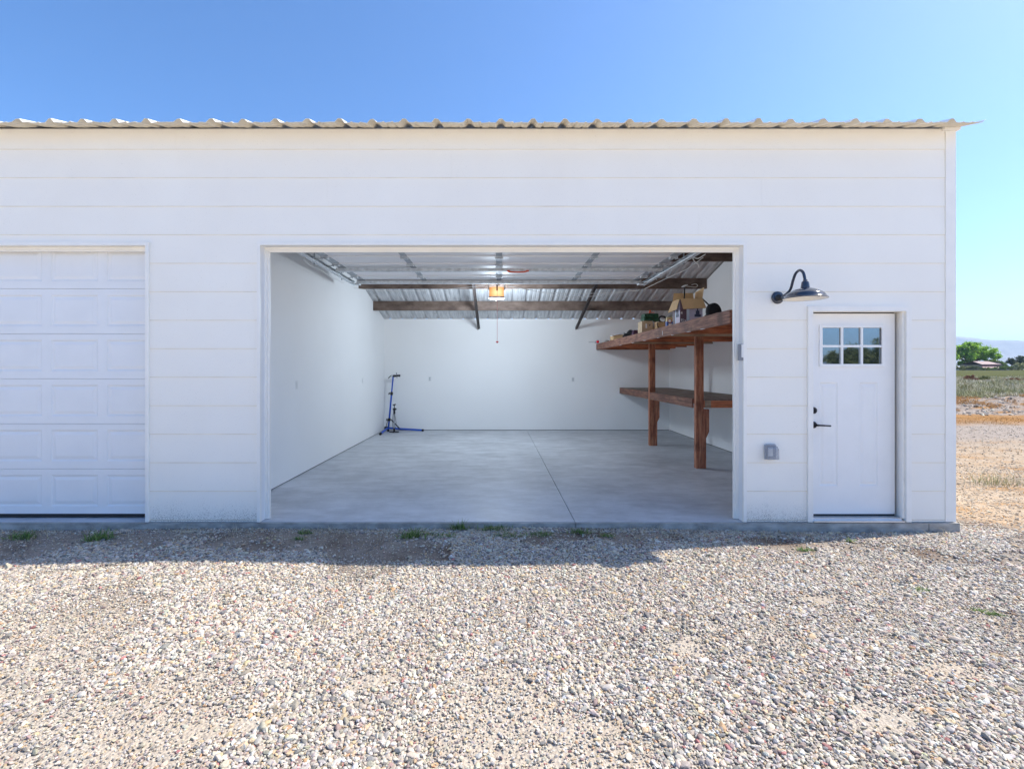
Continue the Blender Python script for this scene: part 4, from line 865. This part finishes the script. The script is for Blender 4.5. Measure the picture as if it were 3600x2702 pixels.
tufts=[  # px, py, spread, height, blades, label
 (892,1163,.10,.10,60,'spiky green grass tuft under the open doorway, left of the longest green row'),
 (990,1148,.075,.11,55,'green grass tuft close against the slab below the amber lamp'),
 (1066,1150,.11,.075,70,'broad low green tuft on the gravel beside the slab, near the middle of the doorway'),
 (1100,1163,.13,.05,80,'wide low strip of green grass right of the middle of the doorway'),
 (960,1163,.10,.045,45,'sparse low green weeds between two taller tufts below the doorway'),
 (1170,1160,.12,.045,50,'low green weeds ahead of the floor joint'),
 (1255,1157,.09,.06,40,'green grass tuft right of the floor joint at the slab edge'),
 (1310,1163,.08,.04,30,'small dark green weed patch near the shadow edge, ahead of the shelves'),
 (48,1163,.11,.09,60,'green tuft in front of the closed garage door, nearest the left edge'),
 (212,1167,.13,.10,70,'largest green tuft in front of the closed garage door'),
 (660,1157,.07,.06,26,'thin green weed below the left jamb of the open doorway'),
 (645,1171,.05,.04,20,'tiny green weed below the left jamb, farther from the slab'),
 (1990,1267,.055,.035,46,'bright green leafy weed on sunlit gravel below the right corner'),
 (1736,1187,.05,.035,34,'small green weed in sunlit gravel in front of the entry door'),
 (1836,1166,.035,.05,18,'tiny upright green weed by the gravel right of the entry door'),
 (2112,1308,.035,.03,22,'tiny green weed on the right gravel, left of a twin'),
 (2146,1314,.045,.03,26,'tiny green weed at the right edge of the gravel, right of a twin'),
]
for px,py,sp_,h_,nb,lab in tufts:
    x,y=gpt(px,py); 
    r2=np.random.default_rng(int(px*7+py)); nb=int(nb*2.2)
    bx2=x+r2.normal(0,sp_*.6,nb); by2=y+r2.normal(0,sp_*.28,nb); z0=float(gz(x,y))
    V,F_=blades(bx2,by2,gz(bx2,by2)-.002,1.0*h_*r2.uniform(.3,1.1,nb),r2.uniform(.0025,.0055,nb),r2.uniform(.3,1.9,nb),r2)
    o=np_mesh('grass_tuft',V,F_,M['grass_green'],loc=(x,y,z0)); tag(o,lab,'weed','green weeds in the gravel')
# dry straws along the foundation (uncountable)
nb=2200; xs2=rng.uniform(-5.2,4.4,nb); keep=rng.random(nb)<(.15+.85*(fbm(xs2,xs2*0,.5,77)>.55)); xs2=xs2[keep]; ys2=-.06-np.abs(rng.normal(0,.16,len(xs2)))
V,F_=blades(xs2,ys2,gz(xs2,ys2)-.002,rng.uniform(.03,.11,len(xs2)),rng.uniform(.0008,.0018,len(xs2)),rng.uniform(.4,1.6,len(xs2)),rng)
tag(np_mesh('dry_straw',V,F_,M['grass_dry']),kind='stuff')
# dry golden grass across the lot
def wedge(n,y0,y1,rg,lo=.66,hi=1.22,pw=1):
    y=y0+(y1-y0)*rg.random(n)**pw; d=y+CD; return d*rg.uniform(lo,hi,n),y
x,y=wedge(60000,.2,13.8,rng); dens=fbm(x,y,1.5,91); yw_=y+1.2*(fbm(x,y,2.5,92)-.5)
strip=(yw_+.8*(fbm(x,y,.6,93)-.5)>9.7)&(yw_+1.2*(fbm(x,y,.8,94)-.5)<12.0); pk=np.where(strip,.9,np.where(dens>.60,.30,.015)); kp_=(rng.random(len(x))<pk)&(x>4.7); x=x[kp_];y=y[kp_]
V,F_=blades(x,y,gz(x,y)-.004,rng.uniform(.01,.05,len(x)),rng.uniform(.003,.007,len(x)),rng.uniform(.4,1.4,len(x)),rng)
tag(np_mesh('dry_grass',V,F_,M['grass_gold']),kind='stuff')
x,y=wedge(26000,13.4,17.5,rng); dens=fbm(x,y,1.0,191); kp_=dens>.575; x=x[kp_];y=y[kp_]
V,F_=blades(x,y,gz(x,y)-.004,rng.uniform(.04,.16,len(x)),rng.uniform(.004,.009,len(x)),rng.uniform(.3,1.2,len(x)),rng)
tag(np_mesh('berm_grass',V,F_,M['grass_gold']),kind='stuff')
# sage and bunch grass beyond the berm
ncl=2000; cx_,cy_=wedge(ncl,18.2,62,rng,.70,1.22,1.6); vs_=[];fs_=[];off=0
cxx=[];cyy=[];hh=[];ww=[]
for a,b in zip(cx_,cy_):
    k=int(26+rng.integers(0,30)); r0=rng.uniform(.15,.55)*(1 if b<30 else 1.5); h0=rng.uniform(.18,.55)
    cxx.append(a+rng.normal(0,r0*.5,k)); cyy.append(b+rng.normal(0,r0*.5,k)); hh.append(h0*rng.uniform(.5,1.1,k)); ww.append(rng.uniform(.008,.018,k)*(1 if b<30 else 1.8))
cxx=np.concatenate(cxx);cyy=np.concatenate(cyy);hh=np.concatenate(hh);ww=np.concatenate(ww)
V,F_=blades(cxx,cyy,gz(cxx,cyy)-.02,hh,ww,rng.uniform(.15,.9,len(cxx)),rng)
tag(np_mesh('sage_grass',V,F_,M['sage']),kind='stuff')

# ------------------------------------------------------------------ bushes, trees and buildings far off
M['leaf_bright']=leaf_mat('cottonwood_leaves',(.10,.24,.02),(.34,.54,.06),.5,.5)
M['leaf_dark']=leaf_mat('juniper_leaves',(.022,.05,.018),(.075,.12,.04),.6,.1)
M['leaf_olive']=leaf_mat('olive_leaves',(.10,.12,.04),(.26,.28,.11),.6,.2)
M['leaf_yellow']=leaf_mat('pale_leaves',(.22,.24,.09),(.42,.42,.20),.6,.2)
M['leaf_lime']=leaf_mat('lime_leaves',(.09,.17,.02),(.22,.32,.05),.55,.2)
M['bush_rust']=leaf_mat('tumbleweed_twigs',(.20,.085,.045),(.42,.20,.11),.85)
M['bark']=simple('bark',(.10,.075,.055),.9,var=.3,scale=20)
def crown_np(lobes,nl,ls,rg,flat=.75):
    """leaf quads clumped through lobes = (x,y,z,rx,ry,rz)"""
    P=[];S=[]
    wt=np.array([l[3]*l[5] for l in lobes]); wt=wt/wt.sum()
    for l,wq in zip(lobes,wt):
        nc=max(4,int(16*wq*len(lobes))); 
        u=rg.normal(0,1,(nc,3)); u/=np.linalg.norm(u,axis=1)[:,None]; rad=rg.random((nc,1))**.4
        cc=np.array(l[:3])+u*rad*np.array(l[3:])*.88
        k=max(3,int(nl*wq/nc)); cs=np.repeat(cc,k,0); cr=np.repeat(rg.uniform(.22,.42,(nc,1)),k,0)*min(l[3],l[5])
        g=rg.normal(0,.55,(len(cs),3)); g[:,2]*=flat; P.append(cs+g*cr)
    P=np.concatenate(P); n=len(P); nrm=rg.normal(0,1,(n,3)); nrm[:,2]+=.6; nrm/=np.linalg.norm(nrm,axis=1)[:,None]
    a=np.cross(nrm,rg.normal(0,1,(n,3))); a/=np.linalg.norm(a,axis=1)[:,None]; b=np.cross(nrm,a); s=(ls*rg.uniform(.6,1.3,n))[:,None]
    V=np.stack([P-a*s,P-b*s*.55,P+a*s,P+b*s*.55],1).reshape(-1,3); return V,np.arange(4*n).reshape(-1,4)
def plant(name,loc,lobes,nl,ls,mat,label,cat,group=None,trunk=None,seed=1,limbs=0):
    rg=np.random.default_rng(seed); e=thing(name,loc,label,cat,group)
    L=[(loc[0]+a,loc[1]+b,loc[2]+c,d_,e_,f_) for a,b,c,d_,e_,f_ in lobes]
    V,F_=crown_np(L,nl,ls,rg); np_mesh('crown',V,F_,mat,e,loc)
    if trunk:
        h,r=trunk; mb=MB(); b0=Vector(loc); mb.tube([b0-Vector((0,0,.3)),b0+Vector((.02*h,0,h*.5)),b0+Vector((-.02*h,0,h))],[r*1.35,r,r*.75],10)
        for l in L[:limbs]: mb.tube(smooth_path([b0+Vector((0,0,h*.75)),(b0+Vector((0,0,h))).lerp(Vector(l[:3]),.5)+Vector((0,0,.1*h)),Vector(l[:3])],3),[r*.6,r*.55,r*.5,r*.4,r*.35,r*.25,r*.12],7)
        mb.build('trunk',M['bark'],e)
    return e
def gl(px,y): x=(px-VX)*(y+CD)/F; return (x,y,float(gz(x,y)))
plant('cottonwood_tree',gl(2098,262),[(0,0,11,8,6,4.6),(-8,1,9.4,6,5,4.4),(8,0,9.3,5,5,3.6),(-13,0,7.5,5,5,4),(12,0,8,3.6,4,2.6),(-4,-2,6.5,5,5,3.6),(4,-2,6.2,5,5,3.2),(-11,-1,3.9,4,4,2.4),(-19,1,8,5,5,4.5),(-18,0,3.6,4,4,2.2),(1,0,13.6,6.5,4,2.2)],21000,.42,M['leaf_bright'],'big round bright green tree behind the barn','tree',trunk=(4.2,.8),seed=3,limbs=7)
plant('lime_bush_tree',gl(2151,258),[(0,0,3.6,3.2,3,2.2),(-3,0,4.2,2.6,2.5,2),(3,0,2.8,2.4,2.4,1.6)],3500,.35,M['leaf_lime'],'smaller yellow-green tree just behind the barn roof','tree',trunk=(2,.3),seed=4,limbs=3)
plant('juniper_tree',gl(2186,262),[(0,0,5.5,1.6,1.6,2.2),(-1.5,0,4,1.7,1.5,1.6),(1.2,0,3.2,2.4,2,1.8),(-3,0,2.2,2.2,2,1.4)],3000,.30,M['leaf_dark'],'dark green spiky juniper right of the barn','tree',trunk=(3,.25),seed=5,limbs=3)
plant('juniper_tree',gl(2207,262),[(0,0,6,2.8,2,2),(-2,0,4.4,2.6,2,2),(3,0,5,3,2,2.4),(0,0,2.6,3.4,2.4,2),(5,0,3.4,3,2,2.4)],4200,.32,M['leaf_dark'],'wider dark juniper at the right edge of the view','tree',trunk=(3,.3),seed=6,limbs=4)
plant('pale_bush',gl(2203,236),[(0,0,2.2,2.2,2,1.6),(2.4,0,2.0,2,2,1.6),(-1.6,0,1.2,1.6,1.6,1)],2200,.26,M['leaf_yellow'],'pale yellow-green bush in front of the junipers','bush',seed=7)
plant('olive_bush',gl(2096,236),[(0,0,1.3,2.6,2,1.2),(3.2,0,1.1,2.2,2,1),(-3,0,1.2,2,2,1.1)],2200,.25,M['leaf_olive'],'grey-olive bush at the foot of the big green tree','bush',seed=8)
plant('olive_bush',gl(2075,232),[(0,0,1.1,2.2,2,1.0),(-3,0,1.3,2.4,2,1.2)],1500,.25,M['leaf_olive'],'grey-olive bush nearest the building corner below the big tree','bush',seed=81)
plant('green_bush',gl(2166,228),[(0,0,1.1,2.2,2,1.0),(2.6,0,1.3,2.2,2,1.1),(-2.6,0,.9,1.8,2,.8)],2400,.22,M['leaf_lime'],'bright green bush in front of the barn gable','bush',seed=9)
plant('green_bush',gl(2136,226),[(0,0,.8,2.0,1.6,.7),(-2.4,0,.7,1.6,1.6,.6)],1500,.2,M['leaf_lime'],'low green bush in front of the barn lean-to','bush',seed=10)
plant('grey_bush',gl(2184,226),[(0,0,.9,2.4,1.6,.8),(3,0,1.0,2.4,1.6,.9),(6,0,.9,2.4,1.6,.8)],1500,.22,M['leaf_olive'],'grey-green bush right of the barn below the junipers','bush',seed=101)
plant('tumbleweed',gl(2095,46),[(0,0,.42,.62,.5,.40),(.3,0,.4,.5,.4,.34)],2600,.055,M['bush_rust'],'rust-brown tumbleweed bush standing in the sage','bush',seed=11)
plant('sage_bush',gl(2122,46),[(0,0,.36,.6,.5,.34),(.5,0,.38,.5,.4,.36),(-.5,0,.28,.4,.4,.26)],2200,.055,M['leaf_olive'],'round green sage bush beside the rust-brown tumbleweed','bush',seed=12)
plant('sage_bush',gl(2190,44),[(0,0,.26,.7,.5,.24),(.6,0,.24,.5,.4,.2)],1600,.05,M['bush_rust'],'low brown bush in the sage near the right edge','bush',seed=13)
x,y,z=gl(2118,.0); 
for px_,py_,lab in ((2165,1046,'pale green weed clump on the tan dirt right of the building'),):
    gx_,gy_=gpt(px_,py_,-.12); r2=np.random.default_rng(5); bx2=gx_+r2.normal(0,.22,160); by2=gy_+r2.normal(0,.12,160)
    V,F_=blades(bx2,by2,gz(bx2,by2)-.004,r2.uniform(.06,.22,160),r2.uniform(.002,.005,160),r2.uniform(.3,1,160),r2); o=np_mesh('weed_clump',V,F_,M['sage'],loc=(gx_,gy_,float(gz(gx_,gy_)))); tag(o,lab,'weed')
# barn with a lean-to
BYY=240; s_=F/(BYY+CD); bx0=(2122-VX)/s_; bx1=(2160-VX)/s_; zg=float(gz(230,BYY))
barn=thing('barn',((bx0+bx1)/2,BYY,zg),'low brown barn with pale red metal roof beyond the green field','barn')
M['barn_wall']=simple('barn_wall',(.30,.22,.17),.8,var=.1,stretch=(3,3,.3)); M['barn_red']=simple('barn_red',(.30,.14,.13),.7,var=.1); M['barn_roof']=simple('barn_roof',(.33,.215,.195),.5,var=.06)
def zpx(py): return EYE-(py-VY)/s_
L_=bx1-bx0; dep=12
e0,e1=zpx(787.5),zpx(781.5); ye=BYY; 
mb=MB(); mb.box(bx0,bx1,ye+.2,ye+dep,zg-.3,e0)
# gable end faces right and is seen obliquely: roof ridge runs along x
mb.add([(bx1,ye+.2,e0),(bx1,ye+dep,e0),(bx1,ye+dep/2,e1+.1),(bx1-.3,ye+.2,e0),(bx1-.3,ye+dep,e0),(bx1-.3,ye+dep/2,e1+.1)],[(0,1,2),(5,4,3),(0,3,4,1),(1,4,5,2),(2,5,3,0)])
gx1=(2172.5-VX)/s_; gp=[(bx1+.01,zg-.3),(gx1,zg-.3),(gx1,zpx(789.5)),(bx1+.3,e1-.05)]
mb.prism(gp,'y',ye+1.0,ye+dep-1); mb.build('wall',M['barn_wall'],barn)
mb=MB(); mb.box(bx0-.1,bx1-.2,ye+.05,ye+.18,zpx(791.5),zpx(788)); mb.build('clerestory_band',M['barn_red'],barn)
mb=MB(); mb.add([(bx0-.6,ye-.3,e0+.05),(bx1+.4,ye-.3,e0+.05),(bx1+.2,ye+dep/2,e1+.25),(bx0+1.0,ye+dep/2,e1+.25),(bx0-.6,ye-.3,e0+.25),(bx1+.4,ye-.3,e0+.25),(bx1+.2,ye+dep/2,e1+.45),(bx0+1.0,ye+dep/2,e1+.45),(bx1+.4,ye+dep+.3,e0+.05),(bx0-.6,ye+dep+.3,e0+.05)],[(0,1,2,3),(4,5,6,7),(0,1,5,4),(1,2,6,5),(3,0,4,7),(7,6,8,9)]); mb.build('roof',M['barn_roof'],barn)
lx0=(2107.5-VX)/s_; lx1=(2156-VX)/s_
mb=MB(); mb.box(lx0,lx1,ye-4.0,ye+.1,zg-.3,zpx(795.6)); mb.build('lean_to_wall',M['barn_wall'],barn)
mb=MB(); mb.add([(lx0-.2,ye-4.3,zpx(795.6)),(lx1+.2,ye-4.3,zpx(795.6)),(lx1,ye+.04,zpx(791.6)),(lx0+3,ye+.04,zpx(791.6)),(lx0-.2,ye-4.3,zpx(795.0)),(lx1+.2,ye-4.3,zpx(795.0)),(lx1,ye+.04,zpx(791.2)),(lx0+3,ye+.04,zpx(791.2))],[(3,2,1,0),(4,5,6,7),(0,1,5,4),(1,2,6,5),(2,3,7,6),(3,0,4,7)]); mb.build('lean_to_roof',M['barn_roof'],barn)
def house(px0,px1,y,pw_,pr,wall,rf,label):
    s2=F/(y+CD); a=(px0-VX)/s2;b=(px1-VX)/s2; z0=float(gz(a,y)); zw=EYE-(pw_-VY)/s2; zr=EYE-(pr-VY)/s2
    e=thing('far_house',((a+b)/2,y,z0),label,'house'); mb=MB(); mb.box(a+.4,b-.4,y,y+9,z0-.3,zw); mb.build('wall',wall,e)
    mb=MB(); mb.prism([(y-.5,zw),(y+9.5,zw),(y+4.5,zr)],'x',a,b); mb.build('roof',rf,e)
    mb=MB(); mb.box(a+(b-a)*.35,a+(b-a)*.55,y-.05,y+.05,z0+.9,zw-.3); mb.build('window',M['print_navy'],e)
house(2168,2186,275,793,788.5,simple('grey_house_wall',(.32,.33,.35),.8),simple('grey_shingles',(.28,.29,.32),.8),'low grey-roofed house right of the barn')
house(2060,2078,280,794,789,M['white_paint'],simple('pale_shingles',(.55,.54,.53),.8),'white house half hidden behind the big green tree')
# trees on the far side of the lot, mirrored in the entry door's window
def wl(x,y): return (x,y,float(gz(x,y)))
for i,(x,y,k,lab) in enumerate(((80.5,-110,1.9,'palm-like spreading dark tree left in the window reflection'),(86.5,-112,2.0,'round dense dark tree in the middle of the window reflection'),(93,-112,2.5,'tall rounded dark tree right in the window reflection'))):
    plant('shade_tree',wl(x,y),[(0,0,2.6*k,2.6*k,2.2,1.3*k),(-1.8,0,1.9*k,1.8*k,2,1.2*k),(1.8,0,2.0*k,1.8*k,2,1.2*k),(0,0,1.0*k,3*k,2.4,1.0*k),(3,0,1.0,1.6,1.6,.9)],4500,.3,M['leaf_olive'],lab,'tree','trees across the lot seen in the window',trunk=(1.6,.2),seed=40+i,limbs=3)

# ------------------------------------------------------------------ mountains
def ridge(name,x0,x1,n,y0,depth,prof,seed,flip=1):
    m=60; xs=np.linspace(x0,x1,n); tt=np.linspace(0,1,m)
    XX,TT=np.meshgrid(xs,tt); H=np.array([prof(x) for x in xs])[None,:]
    sl=np.where(TT<.62,.45*(TT/.62)**1.25,np.where(TT<.72,.45+.45*(TT-.62)/.10,.90+.10*np.minimum(1,(TT-.72)/.1)))
    gul=(fbm(XX+900,TT*depth*.35,depth*.13,seed)-.5)*.34*np.sin(np.pi*np.clip(TT/.72,0,1))**.8
    Zm=H*np.clip(sl+gul,0,1.05)+H*.03*(fbm(XX,TT*depth,depth*.05,seed+5)-.5); Zm[0]=-5
    YY=y0+flip*TT*depth+flip*60*np.sin(XX/700)
    V=np.stack([XX.ravel(),YY.ravel(),Zm.ravel()],1); id_=np.arange(n*m).reshape(m,n); q=np.stack([id_[:-1,:-1],id_[:-1,1:],id_[1:,1:],id_[1:,:-1]],-1).reshape(-1,4)
    o=np_mesh(name,V,q,M['rock']); o.data.polygons.foreach_set('use_smooth',[True]*len(q)); tag(o,kind='structure'); return o
t=NT('rock_slope'); a=t.noise(t.pos((.004,.004,.012)),1,6,.65); t.setc(t.ramp(a,[(.3,(.20,.16,.13)),(.5,(.34,.29,.24)),(.7,(.50,.44,.38))])); t.p(.95); M['rock']=t.mat
MYD=6400
def mp(x):
    px=VX+F*x/(MYD+1500+CD); pts=[(300,690),(1500,745),(2000,731),(2040,727.5),(2066,725.2),(2090,724),(2120,725.5),(2150,729),(2180,732),(2212,732),(2300,735),(2600,742),(3400,755)]
    py=np.interp(px,[p[0] for p in pts],[p[1] for p in pts]); return (VY-py)*(MYD+1500+CD)/F
ridge('mountains',1500,13000,420,MYD,2200,mp,21)
ridge('hills',-6000,14000,260,-7600,1800,lambda x:235+40*math.sin(x/900)+22*math.sin(x/310),33,-1)
# ------------------------------------------------------------------ haze
mb=MB(); mb.box(-12500,14500,-10600,10600,-8,640)
t=NT('air_haze'); t.N.remove(t.b); pv=t.n('ShaderNodeVolumePrincipled'); pv.inputs['Color'].default_value=(.58,.78,1,1); pv.inputs['Density'].default_value=1.1e-4; pv.inputs['Anisotropy'].default_value=.2
t.l(pv.outputs[0],t.out.inputs['Volume'])
USE_HAZE=True
if USE_HAZE:
    hz=mb.build('haze',t.mat); tag(hz,kind='stuff')
